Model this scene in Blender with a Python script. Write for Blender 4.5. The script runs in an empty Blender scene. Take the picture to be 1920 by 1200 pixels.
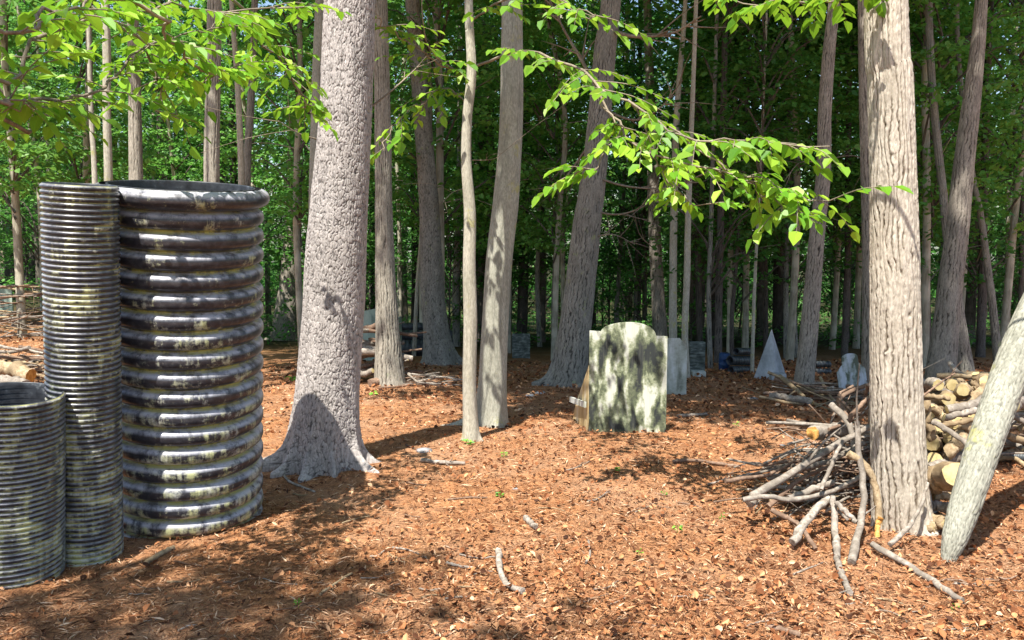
import bpy, math, random
import numpy as np
from math import radians as R, pi, sin, cos, atan, atan2, sqrt
random.seed(7); rng = np.random.default_rng(11)
S = bpy.context.scene; COL = S.collection
F = 1600.0; EYE = 1.6; PITCH = atan(160/1600)
# ---------------------------------------------------------------- camera
cam = bpy.data.cameras.new('camera'); cam_o = bpy.data.objects.new('camera', cam); COL.objects.link(cam_o)
cam.sensor_width = 36; cam.lens = 36*F/1920; cam.clip_end = 600; cam.clip_start = .05
cam_o.location = (0, 0, EYE); cam_o.rotation_euler = (pi/2-PITCH, 0, 0)
S.camera = cam_o
# ---------------------------------------------------------------- light
SUN_EL = R(63.5); SHX, SHY = .40, .917
w = bpy.data.worlds.new('World'); S.world = w; w.use_nodes = True
nt = w.node_tree; bg = nt.nodes['Background']; sk = nt.nodes.new('ShaderNodeTexSky')
sk.sky_type = 'NISHITA'; sk.sun_disc = False; sk.sun_elevation = SUN_EL; sk.sun_rotation = atan2(-SHX, -SHY) % (2*pi)
nt.links.new(sk.outputs[0], bg.inputs[0]); bg.inputs[1].default_value = .105
sl = bpy.data.lights.new('sun', 'SUN'); sl.energy = 5.0; sl.angle = R(.5); sl.color = (1, .95, .86)
so = bpy.data.objects.new('sun', sl); COL.objects.link(so)
import mathutils
sdir = mathutils.Vector((SHX*cos(SUN_EL), SHY*cos(SUN_EL), -sin(SUN_EL)))
so.rotation_euler = sdir.to_track_quat('-Z', 'Y').to_euler()
S.view_settings.view_transform = 'Standard'; S.view_settings.look = 'None'
S.view_settings.exposure = 1.17; S.view_settings.gamma = 1
S.render.engine = 'CYCLES'; S.cycles.max_bounces = 7; S.cycles.diffuse_bounces = 5
S.render.resolution_x = 1024; S.render.resolution_y = 640
# ---------------------------------------------------------------- noise
def hsh(*k):
    h = np.zeros(np.broadcast(*k).shape, dtype=np.uint64) + np.uint64(374761393)
    for i, a in enumerate(k):
        h = (h ^ (np.asarray(a).astype(np.int64).astype(np.uint64)*np.uint64([2654435761, 2246822519, 3266489917, 668265263][i]))) * np.uint64(1274126177)
        h = h ^ (h >> np.uint64(15))
    return ((h >> np.uint64(8)) & np.uint64(0xFFFFF)).astype(float)/float(0xFFFFF)
def vnoise(x, y, s=0):
    xi = np.floor(x); yi = np.floor(y); fx = x-xi; fy = y-yi
    fx = fx*fx*(3-2*fx); fy = fy*fy*(3-2*fy)
    a = hsh(xi, yi, s+0*xi); b = hsh(xi+1, yi, s+0*xi); c = hsh(xi, yi+1, s+0*xi); d = hsh(xi+1, yi+1, s+0*xi)
    return a*(1-fx)*(1-fy)+b*fx*(1-fy)+c*(1-fx)*fy+d*fx*fy
def fbm(x, y, s=0, o=4):
    r = 0; a = .5
    for i in range(o):
        r = r+a*vnoise(x, y, s+i*17); x = x*2.03+3.1; y = y*2.03+1.7; a *= .5
    return r/(1-.5**o)
def worley(x, y, per, s=0):
    xi = np.floor(x); yi = np.floor(y); f1 = np.full(x.shape, 9.); f2 = np.full(x.shape, 9.); cid = np.zeros(x.shape)
    for i in (-1, 0, 1):
        for j in (-1, 0, 1):
            cx = xi+i; cy = yi+j; m = np.mod(cx, per)
            px = cx+.12+.76*hsh(m, cy, s+0*m); py = cy+.12+.76*hsh(m, cy, s+5+0*m)
            d = np.hypot(px-x, py-y); idv = hsh(m, cy, s+9+0*m)
            nw = d < f1
            f2 = np.where(nw, f1, np.minimum(f2, d)); cid = np.where(nw, idv, cid); f1 = np.where(nw, d, f1)
    return f1, f2, cid
def sst(a, b, x):
    t = np.clip((x-a)/(b-a), 0, 1); return t*t*(3-2*t)
# ---------------------------------------------------------------- terrain
def G0(x, y):
    x = np.asarray(x, float); y = np.asarray(y, float)
    b = x/np.maximum(y, 1.); sl = .012+.068*sst(-.52, -.34, b)
    yy = np.minimum(y, 75.); drop = np.log1p(np.exp(np.clip((yy-7)/.8, -30, 60)))*.8
    return -sl*drop
def G(x, y):
    x = np.asarray(x, float); y = np.asarray(y, float)
    return G0(x, y)+(fbm(x*.55+40, y*.55+20, 3, 3)-.5)*.12
def gz(x, y): return float(G(np.array([x]), np.array([y]))[0])
def ray(px, py):
    u = (px-960)/F; v = -(py-600)/F
    return np.array([u, cos(PITCH)+sin(PITCH)*v, -sin(PITCH)+cos(PITCH)*v])
def at(px, py, D):
    d = ray(px, py); return np.array([0, 0, EYE])+d*(D/d[1])
def mpp(px, py, D): return D/ray(px, py)[1]/F            # metres per photo pixel
def ground_at(px, py):
    d = ray(px, py); t = 1.5
    while t < 90:
        p = d*t/d[1]+np.array([0, 0, EYE])
        if p[2] <= gz(p[0], p[1]): return p
        t += .02 if t < 12 else .06
    return p
# ---------------------------------------------------------------- mesh building
class MB:
    def __init__(s): s.V = []; s.T = []; s.Q = []; s.n = 0; s.A = {}; s.mt = []; s.mq = []
    def add(s, v, q=None, t=None, mat=0, **attr):
        v = np.asarray(v, float).reshape(-1, 3)
        if q is not None and len(q): s.Q.append(np.asarray(q)+s.n); s.mq.append(np.full(len(q), mat))
        if t is not None and len(t): s.T.append(np.asarray(t)+s.n); s.mt.append(np.full(len(t), mat))
        s.V.append(v)
        for k, a in attr.items(): s.A.setdefault(k, []).append((s.n, np.broadcast_to(a, (len(v),)).astype(np.float32)))
        s.n += len(v)
    def mesh(s, name, mats, smooth=True):
        V = np.concatenate(s.V); me = bpy.data.meshes.new(name)
        Q = np.concatenate(s.Q) if s.Q else np.zeros((0, 4), int); T = np.concatenate(s.T) if s.T else np.zeros((0, 3), int)
        nf = len(Q)+len(T); me.vertices.add(len(V)); me.vertices.foreach_set('co', V.astype(np.float32).ravel())
        me.loops.add(Q.size+T.size); me.loops.foreach_set('vertex_index', np.concatenate([Q.ravel(), T.ravel()]).astype(np.int32))
        me.polygons.add(nf)
        st = np.concatenate([np.arange(len(Q))*4, Q.size+np.arange(len(T))*3]).astype(np.int32)
        me.polygons.foreach_set('loop_start', st)
        me.polygons.foreach_set('material_index', np.concatenate(s.mq+s.mt).astype(np.int32))
        for m in (mats if isinstance(mats, (list, tuple)) else [mats]): me.materials.append(m)
        for k, L in s.A.items():
            a = np.zeros(len(V), np.float32)
            for o, x in L: a[o:o+len(x)] = x
            at_ = me.attributes.new(k, 'FLOAT', 'POINT'); at_.data.foreach_set('value', a)
        me.update(calc_edges=True); me.validate(clean_customdata=False)
        me.polygons.foreach_set('use_smooth', np.full(len(me.polygons), smooth)); me.update()
        return me
    def build(s, name, mats, parent=None, smooth=True):
        return link(name, s.mesh(name, mats, smooth), parent)
def link(name, me, parent=None):
    o = bpy.data.objects.new(name, me); COL.objects.link(o)
    if parent is not None: o.parent = parent
    return o
def tag(o, label=None, cat=None, group=None, kind=None):
    if label: o['label'] = label
    if cat: o['category'] = cat
    if group: o['group'] = group
    if kind: o['kind'] = kind
    return o
def thing(name, loc, label, cat, group=None, rz=0):
    o = bpy.data.objects.new(name, None); COL.objects.link(o); o.empty_display_size = .1
    o.location = loc; o.rotation_euler = (0, 0, rz); return tag(o, label, cat, group)
def spline(P, n):
    P = np.asarray(P, float); k = len(P)
    if k == 2: t = np.linspace(0, 1, n)[:, None]; return P[0]*(1-t)+P[1]*t
    E = np.vstack([2*P[0]-P[1], P, 2*P[-1]-P[-2]]); out = []
    for t in np.linspace(0, k-1-1e-9, n):
        i = int(t); f = t-i; a, b, c, d = E[i], E[i+1], E[i+2], E[i+3]
        out.append(.5*((2*b)+(-a+c)*f+(2*a-5*b+4*c-d)*f*f+(-a+3*b-3*c+d)*f**3))
    return np.array(out)
def frames(P):
    T = np.gradient(P, axis=0); T /= np.linalg.norm(T, axis=1)[:, None]+1e-12
    ref = np.array([1., 0, 0]) if abs(T[0][0]) < .8 else np.array([0, 1., 0])
    N = np.zeros_like(P); n = ref
    for i in range(len(P)):
        n = n-T[i]*np.dot(n, T[i]); n /= np.linalg.norm(n)+1e-12; N[i] = n
    return T, N, np.cross(T, N)
def tube(mb, P, rad, ns=8, cap=True, mat=0, capmat=None, rough=0., **attr):
    P = np.asarray(P, float); n = len(P); rad = np.broadcast_to(rad, (n,)).astype(float)
    T, N, B = frames(P); th = np.linspace(0, 2*pi, ns, endpoint=False)
    rr = rad[:, None]*np.ones(ns)
    if rough: rr = rr*(1+rough*(rng.random((n, ns))-.5)*2)
    V = P[:, None]+rr[..., None]*(np.cos(th)[None, :, None]*N[:, None]+np.sin(th)[None, :, None]*B[:, None])
    i, j = np.meshgrid(np.arange(n-1), np.arange(ns), indexing='ij'); j2 = (j+1) % ns
    q = np.stack([i*ns+j, i*ns+j2, (i+1)*ns+j2, (i+1)*ns+j], -1).reshape(-1, 4)
    mb.add(V.reshape(-1, 3), q, mat=mat, **attr)
    if cap:
        for e, sgn in ((0, -1), (n-1, 1)):
            ring = V[e]; c = P[e]+T[e]*sgn*rad[e]*.06
            v = np.vstack([ring, c]); k = np.arange(ns); k2 = (k+1) % ns
            t = np.stack([k, k2, np.full(ns, ns)], -1) if sgn > 0 else np.stack([k2, k, np.full(ns, ns)], -1)
            mb.add(v, t=t, mat=mat if capmat is None else capmat, **attr)
def leaf_quads(mb, P, D, Nn, L, W, fold=.25, droop=.15, **attr):
    n = len(P); D = D/np.linalg.norm(D, axis=1)[:, None]
    Nn = Nn-D*(Nn*D).sum(1)[:, None]; Nn /= np.linalg.norm(Nn, axis=1)[:, None]+1e-9; X = np.cross(D, Nn)
    L = np.broadcast_to(L, (n,)); W = np.broadcast_to(W, (n,))
    pts = [(0, 0, 0), (.5, .30, fold), (.42, .68, fold*.8), (0, 1, 0), (-.42, .68, fold*.8), (-.5, .30, fold)]
    V = np.zeros((n, 6, 3))
    for k, (x, y, z) in enumerate(pts):
        V[:, k] = P+X*(x*W)[:, None]+D*(y*L)[:, None]+Nn*((z*W-droop*y*y*L))[:, None]
    b = np.arange(n)*6
    q = np.concatenate([np.stack([b, b+1, b+2, b+3], -1), np.stack([b, b+3, b+4, b+5], -1)])
    mb.add(V.reshape(-1, 3), q, **{k: np.repeat(a, 6) for k, a in attr.items()})
def diamond(mb, P, D, Nn, L, W, **attr):
    n = len(P); D = D/np.linalg.norm(D, axis=1)[:, None]
    Nn = Nn-D*(Nn*D).sum(1)[:, None]; Nn /= np.linalg.norm(Nn, axis=1)[:, None]+1e-9; X = np.cross(D, Nn)
    L = np.broadcast_to(L, (n,))[:, None]; W = np.broadcast_to(W, (n,))[:, None]
    V = np.stack([P, P+D*L*.45+X*W*.5-Nn*W*.12, P+D*L-Nn*L*.15, P+D*L*.45-X*W*.5-Nn*W*.12], 1)
    b = np.arange(n)*4
    mb.add(V.reshape(-1, 3), np.stack([b, b+1, b+2, b+3], -1), **{k: np.repeat(a, 4) for k, a in attr.items()})
# ---------------------------------------------------------------- materials
class NT:
    def __init__(s, name):
        s.m = bpy.data.materials.new(name); s.m.use_nodes = True; s.t = s.m.node_tree; s.b = s.t.nodes['Principled BSDF']
    def n(s, typ, **k):
        x = s.t.nodes.new('ShaderNode'+typ)
        for a, b in k.items():
            if a.startswith('i_'):
                key = a[2:]; key = int(key) if key.isdigit() else key.replace('_', ' ')
                if hasattr(b, 'is_output') or isinstance(b, bpy.types.NodeSocket): s.t.links.new(b, x.inputs[key])
                else: x.inputs[key].default_value = b
            else: setattr(x, a, b)
        return x
    def lk(s, a, b): s.t.links.new(a, b)
    def coord(s, scale=(1, 1, 1), kind='Object', rnd=True):
        tc = s.n('TexCoord'); mp = s.n('Mapping'); mp.inputs['Scale'].default_value = scale; s.lk(tc.outputs[kind], mp.inputs[0])
        if rnd:
            oi = s.n('ObjectInfo'); c = s.n('Math', operation='MULTIPLY', i_0=oi.outputs['Random'], i_1=37.); s.lk(c.outputs[0], mp.inputs['Location'])
        return mp.outputs[0]
    def noise(s, vec, scale=5, detail=5, rough=.6, dist=0):
        x = s.n('TexNoise'); s.lk(vec, x.inputs['Vector']); x.inputs['Scale'].default_value = scale; x.inputs['Detail'].default_value = detail
        x.inputs['Roughness'].default_value = rough; x.inputs['Distortion'].default_value = dist; return x.outputs['Fac']
    def ramp(s, fac, stops):
        x = s.n('ValToRGB'); s.lk(fac, x.inputs[0]); cr = x.color_ramp
        while len(cr.elements) < len(stops): cr.elements.new(.5)
        for e, (p, c) in zip(cr.elements, stops):
            e.position = p; e.color = (c, c, c, 1) if isinstance(c, (int, float)) else (*c, 1)
        return x.outputs[0]
    def mix(s, fac, a, b, blend='MIX'):
        x = s.n('Mix', data_type='RGBA', blend_type=blend)
        for k, v in ((0, fac), (6, a), (7, b)):
            if isinstance(v, bpy.types.NodeSocket): s.lk(v, x.inputs[k])
            else: x.inputs[k].default_value = v if k == 0 else (*v, 1)
        return x.outputs[2]
    def attr(s, name): return s.n('Attribute', attribute_name=name).outputs['Fac']
    def bump(s, h, strength=.5, dist=.01):
        x = s.n('Bump'); s.lk(h, x.inputs['Height']); x.inputs['Strength'].default_value = strength; x.inputs['Distance'].default_value = dist
        s.lk(x.outputs[0], s.b.inputs['Normal']); return x
    def out(s, col=None, rough=.85, spec=.2):
        if isinstance(col, bpy.types.NodeSocket): s.lk(col, s.b.inputs['Base Color'])
        elif col: s.b.inputs['Base Color'].default_value = (*col, 1)
        if isinstance(rough, bpy.types.NodeSocket): s.lk(rough, s.b.inputs['Roughness'])
        else: s.b.inputs['Roughness'].default_value = rough
        s.b.inputs['Specular IOR Level'].default_value = spec; return s.m
def bark_attr(name, crack, c1, c2, lichen, ltone=.62, bumpd=.004):
    t = NT(name); v = t.coord((1, 1, 1)); vs = t.coord((1, 1, .3))
    base = t.mix(t.attr('rnd'), c1, c2); n1 = t.noise(vs, 9, 6, .65)
    base = t.mix(t.ramp(n1, [(.35, 0.), (.7, .7)]), base, tuple(x*1.25 for x in c2))
    fine = t.noise(vs, 90, 4, .7)
    base = t.mix(t.ramp(fine, [(.4, .55), (.6, 0.)]), base, tuple(x*.55 for x in c1))
    lm = t.ramp(t.noise(v, 6, 8, .7), [(ltone, 0.), (ltone+.08, .75)]); base = t.mix(lm, base, lichen)
    col = t.mix(t.ramp(t.attr('crack'), [(.12, 0.), (.75, 1.)]), crack, base)
    t.bump(fine, .7, bumpd); return t.out(col, .9, .12)
M = {}
M['oak'] = bark_attr('oak_bark', (.03, .026, .024), (.28, .255, .24), (.47, .43, .405), (.44, .38, .20), .66)
M['ridge'] = bark_attr('ridged_bark', (.10, .075, .05), (.36, .315, .25), (.54, .485, .41), (.46, .48, .32), .66)
M['greybark'] = bark_attr('grey_bark', (.03, .03, .028), (.15, .145, .125), (.31, .295, .255), (.30, .34, .15), .60)
M['brownbark'] = bark_attr('brown_bark', (.04, .034, .028), (.19, .165, .135), (.36, .32, .27), (.34, .33, .2), .64)
M['shag'] = bark_attr('shaggy_bark', (.04, .034, .028), (.22, .20, .16), (.40, .37, .31), (.28, .32, .2), .62)
M['darkbark'] = bark_attr('dark_bark', (.022, .02, .018), (.07, .06, .052), (.15, .13, .115), (.18, .19, .15), .66)
M['beech'] = bark_attr('smooth_bark', (.11, .11, .09), (.26, .26, .21), (.39, .385, .32), (.36, .35, .12), .60, .002)
M['palebark'] = bark_attr('pale_bark', (.15, .13, .10), (.33, .31, .24), (.48, .45, .37), (.38, .36, .14), .58, .002)
def simple_bark(name, c1, c2, sc=30):
    t = NT(name); vs = t.coord((1, 1, .15)); n = t.noise(vs, sc, 6, .7); col = t.ramp(n, [(.3, c1), (.68, c2)])
    b = t.noise(t.coord((1, 1, 1)), 2.5, 3); col = t.mix(t.ramp(b, [(.45, 0.), (.65, .5)]), col, tuple(x*1.6 for x in c2))
    t.bump(n, .8, .012); return t.out(col, .9, .1)
M['wood_far'] = simple_bark('woodland_bark', (.035, .03, .024), (.13, .115, .095))
M['wood_dark'] = simple_bark('woodland_dark_bark', (.02, .017, .015), (.075, .065, .055))
M['wood_pale'] = simple_bark('woodland_pale_bark', (.17, .16, .12), (.42, .39, .31))
M['twig'] = simple_bark('twig_bark', (.10, .08, .06), (.30, .25, .19), 60)
def stickm(name, c1, c2, c3):
    t = NT(name); v = t.coord((1, 1, 1)); n = t.noise(v, 38, 7, .7); n2 = t.noise(v, 7, 4, .6)
    col = t.ramp(n, [(.32, c1), (.5, c2), (.68, c3)])
    col = t.mix(t.ramp(n2, [(.45, 0.), (.6, .7)]), col, tuple(a*.55 for a in c2))
    oi = t.n('ObjectInfo'); col = t.mix(t.n('Math', operation='MULTIPLY', i_0=oi.outputs['Random'], i_1=.45).outputs[0], col, c1)
    t.bump(n, .7, .004); return t.out(col, .88, .15)
M['stick_grey'] = stickm('weathered_wood', (.12, .10, .08), (.33, .285, .24), (.54, .49, .43))
M['stick_tan'] = stickm('barkless_wood', (.15, .10, .055), (.36, .27, .165), (.52, .42, .28))
M['stick_brown'] = stickm('brown_wood', (.10, .065, .045), (.26, .17, .12), (.42, .31, .23))
t = NT('cut_wood'); v = t.coord((1, 1, 1)); n = t.noise(v, 14, 6, .7); M['cut'] = t.out(t.ramp(n, [(.3, (.26, .19, .08)), (.55, (.48, .39, .20)), (.75, (.42, .39, .26))]), .85, .1)
t = NT('rotten_wood'); v = t.coord((1, 1, 1)); n = t.noise(v, 30, 6, .7); t.bump(n, 1, .01); M['rotten'] = t.out(t.ramp(n, [(.3, (.25, .08, .02)), (.55, (.62, .34, .10)), (.75, (.75, .55, .3))]), .9, .1)
# leaves
def leafm(name, dark, mid, light, trans, glossr=.5, tw=.35):
    t = NT(name); col = t.ramp(t.attr('rnd'), [(.0, dark), (.5, mid), (1., light)])
    oi = t.n('ObjectInfo'); hs = t.n('HueSaturation'); mr = t.n('MapRange', i_Value=oi.outputs['Random']); mr.inputs['To Min'].default_value = .8; mr.inputs['To Max'].default_value = 1.2
    t.lk(mr.outputs[0], hs.inputs['Value']); t.lk(col, hs.inputs['Color'])
    t.out(hs.outputs[0], glossr, .35); tr = t.n('BsdfTranslucent'); tc = t.mix(.5, hs.outputs[0], trans); t.lk(tc, tr.inputs[0])
    mx = t.n('MixShader'); mx.inputs[0].default_value = tw; t.lk(t.b.outputs[0], mx.inputs[1]); t.lk(tr.outputs[0], mx.inputs[2])
    t.lk(mx.outputs[0], t.t.nodes['Material Output'].inputs[0]); return t.m
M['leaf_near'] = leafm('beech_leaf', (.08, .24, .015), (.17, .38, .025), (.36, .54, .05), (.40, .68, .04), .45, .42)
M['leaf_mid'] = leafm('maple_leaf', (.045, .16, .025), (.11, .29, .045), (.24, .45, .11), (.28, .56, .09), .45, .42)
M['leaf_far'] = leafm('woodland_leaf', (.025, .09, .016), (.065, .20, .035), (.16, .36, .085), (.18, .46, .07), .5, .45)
t = NT('dead_leaf'); r = t.attr('rnd'); c = t.ramp(r, [(0, (.04, .016, .009)), (.45, (.21, .078, .03)), (.82, (.42, .18, .075)), (.95, (.56, .30, .15)), (1., (.64, .44, .28))])
M['dead'] = t.out(c, .75, .2)
t = NT('needle_litter'); r = t.attr('rnd'); c = t.ramp(r, [(0, (.04, .018, .01)), (.45, (.22, .09, .04)), (.8, (.50, .26, .13)), (1., (.66, .47, .32))]); M['needle'] = t.out(c, .8, .2)
# forest floor
t = NT('forest_floor'); v = t.coord((1, 1, 1), rnd=False)
n1 = t.noise(v, 42, 8, .75); n2 = t.noise(v, 1.1, 5, .6); n3 = t.noise(v, 9, 6, .7); n4 = t.noise(t.coord((1, .35, 1), rnd=False), 150, 4, .7)
col = t.ramp(n1, [(.33, (.06, .025, .012)), (.44, (.25, .105, .045)), (.55, (.45, .20, .085)), (.69, (.60, .35, .19))])
col = t.mix(t.ramp(n3, [(.42, .0), (.60, .9)]), col, (.15, .062, .03))
col = t.mix(t.ramp(n2, [(.45, 0.), (.62, .6)]), col, (.36, .22, .14))
col = t.mix(t.ramp(n4, [(.45, 0.), (.62, .5)]), col, (.58, .33, .17))
sp = t.n('SeparateXYZ'); t.lk(v, sp.inputs[0]); far = t.n('MapRange', i_Value=sp.outputs[1]); far.inputs['From Min'].default_value = 15; far.inputs['From Max'].default_value = 21; col = t.mix(far.outputs[0], col, t.ramp(n3, [(.35, (.018, .02, .010)), (.65, (.07, .065, .03))]))  # shade of the far wood put into the floor colour, dark green-brown with distance
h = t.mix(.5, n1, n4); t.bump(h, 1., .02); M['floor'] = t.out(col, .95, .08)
# plastic pipe
def pipem(name, hb, vs, painted_sheen=.9):
    t = NT(name); tcyl = t.coord((1, 1, vs)); n = t.noise(tcyl, 5, 8, .72, .3); n2 = t.noise(t.coord((2.2, 2.2, .35)), 6, 6, .7); n3 = t.noise(t.coord((1, 1, 1)), 30, 5, .7)
    hh = t.attr('hgt'); val = t.attr('valley')
    bias = t.n('MapRange', i_Value=hh); bias.inputs['From Min'].default_value = hb[0]; bias.inputs['From Max'].default_value = hb[1]; bias.inputs['To Min'].default_value = .02; bias.inputs['To Max'].default_value = -.09
    m = t.n('Math', operation='ADD', i_0=n, i_1=bias.outputs[0]).outputs[0]
    m2 = t.n('Math', operation='MULTIPLY_ADD', i_0=n3, i_1=.22, i_2=m).outputs[0]
    m3 = t.n('Math', operation='MULTIPLY_ADD', i_0=n2, i_1=.35, i_2=m2).outputs[0]
    stn = t.noise(t.coord((1, 1, .05)), 26, 5, .75); m3 = t.n('Math', operation='MULTIPLY_ADD', i_0=stn, i_1=.45, i_2=m3).outputs[0]; m3 = t.n('Math', operation='SUBTRACT', i_0=m3, i_1=.225).outputs[0]; cov = t.ramp(m3, [(.77, 0.), (.92, .85)]); 
    cream = t.mix(t.ramp(n2, [(.4, 0.), (.6, .8)]), (.56, .56, .49), (.52, .53, .20))
    blk = t.mix(t.ramp(n3, [(.45, 0.), (.7, .5)]), (.022, .022, .028), (.10, .10, .11))
    col = t.mix(cov, blk, cream)
    gn = t.n('NewGeometry'); sx = t.n('SeparateXYZ'); t.lk(gn.outputs['Normal'], sx.inputs[0]); sheen_mask = t.n('Math', operation='MULTIPLY', i_0=t.ramp(sx.outputs[2], [(.1, 0.), (.55, painted_sheen)]), i_1=t.ramp(n2, [(.38, .15), (.55, 1.)])).outputs[0]; col = t.mix(sheen_mask, col, (.44, .44, .49))  # grey-lilac highlight painted on upward-facing rib tops, broken up by noise
    yel = t.n('Math', operation='MULTIPLY', i_0=t.ramp(val, [(.4, 0.), (.8, .8)]), i_1=t.ramp(m3, [(.66, .12), (.84, 1.)])).outputs[0]
    col = t.mix(yel, col, (.36, .35, .07))
    rg = t.n('MapRange', i_Value=cov); rg.inputs['To Min'].default_value = .3; rg.inputs['To Max'].default_value = .8
    t.bump(n3, .15, .003); return t.out(col, rg.outputs[0], .5)
M['pipe_big'] = pipem('stained_black_plastic', (.2, 1.7), 1.6)
M['pipe_slim'] = pipem('blotched_black_plastic', (.2, 1.9), 2.2, .5)
M['pipe_low'] = pipem('scuffed_black_plastic', (-.3, 1.6), 2.2, .5)
t = NT('dark_plastic'); n3 = t.noise(t.coord(), 9, 6, .7); M['pipe_far'] = t.out(t.ramp(n3, [(.35, (.02, .022, .026)), (.6, (.06, .07, .075)), (.75, (.22, .24, .23))]), .45, .5)
t = NT('inner_plastic'); n3 = t.noise(t.coord(), 18, 6, .7); M['pipe_in'] = t.out(t.ramp(n3, [(.35, (.015, .016, .02)), (.6, (.05, .055, .065)), (.75, (.22, .23, .24))]), .4, .5)
# painted plywood
def plym(name, stops, sc=(1, 1, .38), s=7, skew=.35, fine=.3):
    t = NT(name); tc = t.n('TexCoord'); mp = t.n('Mapping'); mp.inputs['Scale'].default_value = sc; mp.inputs['Rotation'].default_value = (0, skew, 0); t.lk(tc.outputs['Object'], mp.inputs[0])
    n = t.noise(mp.outputs[0], s, 3, .5, .4); g = t.noise(t.coord((1, 1, .06)), 60, 4, .7); n5 = t.noise(t.coord(), 25, 5, .7)
    f = t.n('Math', operation='MULTIPLY_ADD', i_0=n5, i_1=fine, i_2=n).outputs[0]; f = t.n('Math', operation='SUBTRACT', i_0=f, i_1=fine*.5).outputs[0]
    col = t.ramp(f, stops); col = t.mix(t.ramp(g, [(.5, 0.), (.7, .35)]), col, (.16, .16, .13)); t.bump(g, .5, .003); return t.out(col, .8, .15)
M['camo'] = plym('camouflage_paint', [(.40, (.035, .04, .04)), (.48, (.12, .14, .085)), (.54, (.29, .32, .21)), (.61, (.56, .58, .50))], s=9)
M['camo2'] = plym('grey_camouflage_paint', [(.33, (.19, .20, .16)), (.46, (.40, .42, .36)), (.6, (.58, .60, .58))], s=6)
M['white'] = plym('white_paint', [(.33, (.24, .26, .27)), (.5, (.40, .42, .45)), (.65, (.55, .57, .61))], s=4)
M['bluewhite'] = plym('streaky_white_paint', [(.40, (.10, .12, .09)), (.48, (.28, .32, .30)), (.6, (.48, .52, .58))], s=13)
M['greenply'] = plym('pale_green_paint', [(.3, (.20, .27, .22)), (.5, (.38, .48, .40)), (.65, (.50, .58, .48))], s=5)
M['darkply'] = plym('dark_slab_paint', [(.3, (.05, .06, .055)), (.5, (.11, .13, .12)), (.65, (.24, .27, .25))], sc=(1, 1, 3), s=9, skew=0)
M['rawply'] = plym('bare_plywood', [(.3, (.34, .24, .11)), (.5, (.52, .41, .22)), (.65, (.58, .52, .38))], s=6)
M['tan'] = plym('tan_boards', [(.3, (.20, .17, .10)), (.6, (.33, .28, .18))], s=5)
t = NT('rock'); n = t.noise(t.coord(), 12, 7, .7); t.bump(n, .8, .02); M['rock'] = t.out(t.ramp(n, [(.3, (.12, .12, .12)), (.6, (.30, .30, .31)), (.75, (.45, .46, .47))]), .9, .1)
t = NT('blue_plastic'); n = t.noise(t.coord(), 8, 4); M['blue'] = t.out(t.ramp(n, [(.3, (.01, .03, .09)), (.7, (.02, .07, .2))]), .5, .4)
M['seedling'] = leafm('seedling_leaf', (.08, .24, .02), (.14, .38, .04), (.3, .5, .06), (.2, .5, .05))

# ================================================================ SETTING: ground
def axis_pts(lo, hi, c, n, k):
    t = np.linspace(-1, 1, n); a = np.sinh(k*t)/np.sinh(k); return np.where(a < 0, c+a*(c-lo), c+a*(hi-c))
gx = axis_pts(-130, 130, 0, 520, 5.2); gy = axis_pts(-60, 170, 5., 560, 5.0)
X, Y = np.meshgrid(gx, gy, indexing='ij')
Z = G(X, Y); near = 1-sst(9, 20, np.hypot(X, Y-4))
Z = Z+near*((fbm(X*9, Y*9, 50, 3)-.5)*.022)
n0, n1_ = X.shape; i, j = np.meshgrid(np.arange(n0-1), np.arange(n1_-1), indexing='ij')
q = np.stack([i*n1_+j, (i+1)*n1_+j, (i+1)*n1_+j+1, i*n1_+j+1], -1).reshape(-1, 4)
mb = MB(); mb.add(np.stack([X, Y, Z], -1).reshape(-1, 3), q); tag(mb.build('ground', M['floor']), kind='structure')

# litter: fallen leaves, needles and chips (nobody could count them)
def scatter_pts(n, d0, d1, spread=.72):
    d = d0*(d1/d0)**rng.random(n); x = (rng.random(n)*2-1)*(spread*d+.6); return x, d
def litter(name, n, d0, d1, size, kind, mat, lab, bias=None):
    x, y = scatter_pts(n, d0, d1)
    if bias is not None: k = rng.random(n) < bias(x, y); x = x[k]; y = y[k]
    n = len(x); z = G(x, y)+.004+rng.random(n)*.014
    a = rng.random(n)*2*pi; mb = MB(); sc = (.35+1.5*rng.random(n)**2.2)*size*np.clip(y/6, 1, 2.2)
    P = np.stack([x, y, z], -1)
    if kind == 'leaf':
        D = np.stack([np.cos(a), np.sin(a), rng.normal(0, .22, n)], -1); N = np.stack([rng.normal(0, .75, n), rng.normal(0, .75, n), np.ones(n)], -1)
        leaf_quads(mb, P, D, N, sc, sc*(.4+.5*rng.random(n)), fold=.5, droop=-.5, rnd=rng.random(n))
    else:
        D = np.stack([np.cos(a), np.sin(a), rng.normal(0, .12, n)], -1); N = np.stack([rng.normal(0, .2, n), rng.normal(0, .2, n), np.ones(n)], -1)
        diamond(mb, P, D, N, sc, sc*(.03+.14*rng.random(n)**4)+.0010, rnd=rng.random(n))
    o = mb.build(name, mat, smooth=False); tag(o, lab, 'litter', kind='stuff'); return o
right_bias = lambda x, y: np.clip(.30+.55*sst(-.3, .25, x/y)+.5*(fbm(x*1.2, y*1.2, 77, 3)-.45)*2, .1, 1)
litter('fallen_leaves', 85000, 1.5, 15, .021, 'leaf', M['dead'], 'crisp tan and orange fallen leaves strewn over the clearing', right_bias)
litter('needle_litter', 230000, 1.5, 14, .05, 'needle', M['needle'], 'rusty pine needles and bark chips carpeting the ground')

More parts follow.
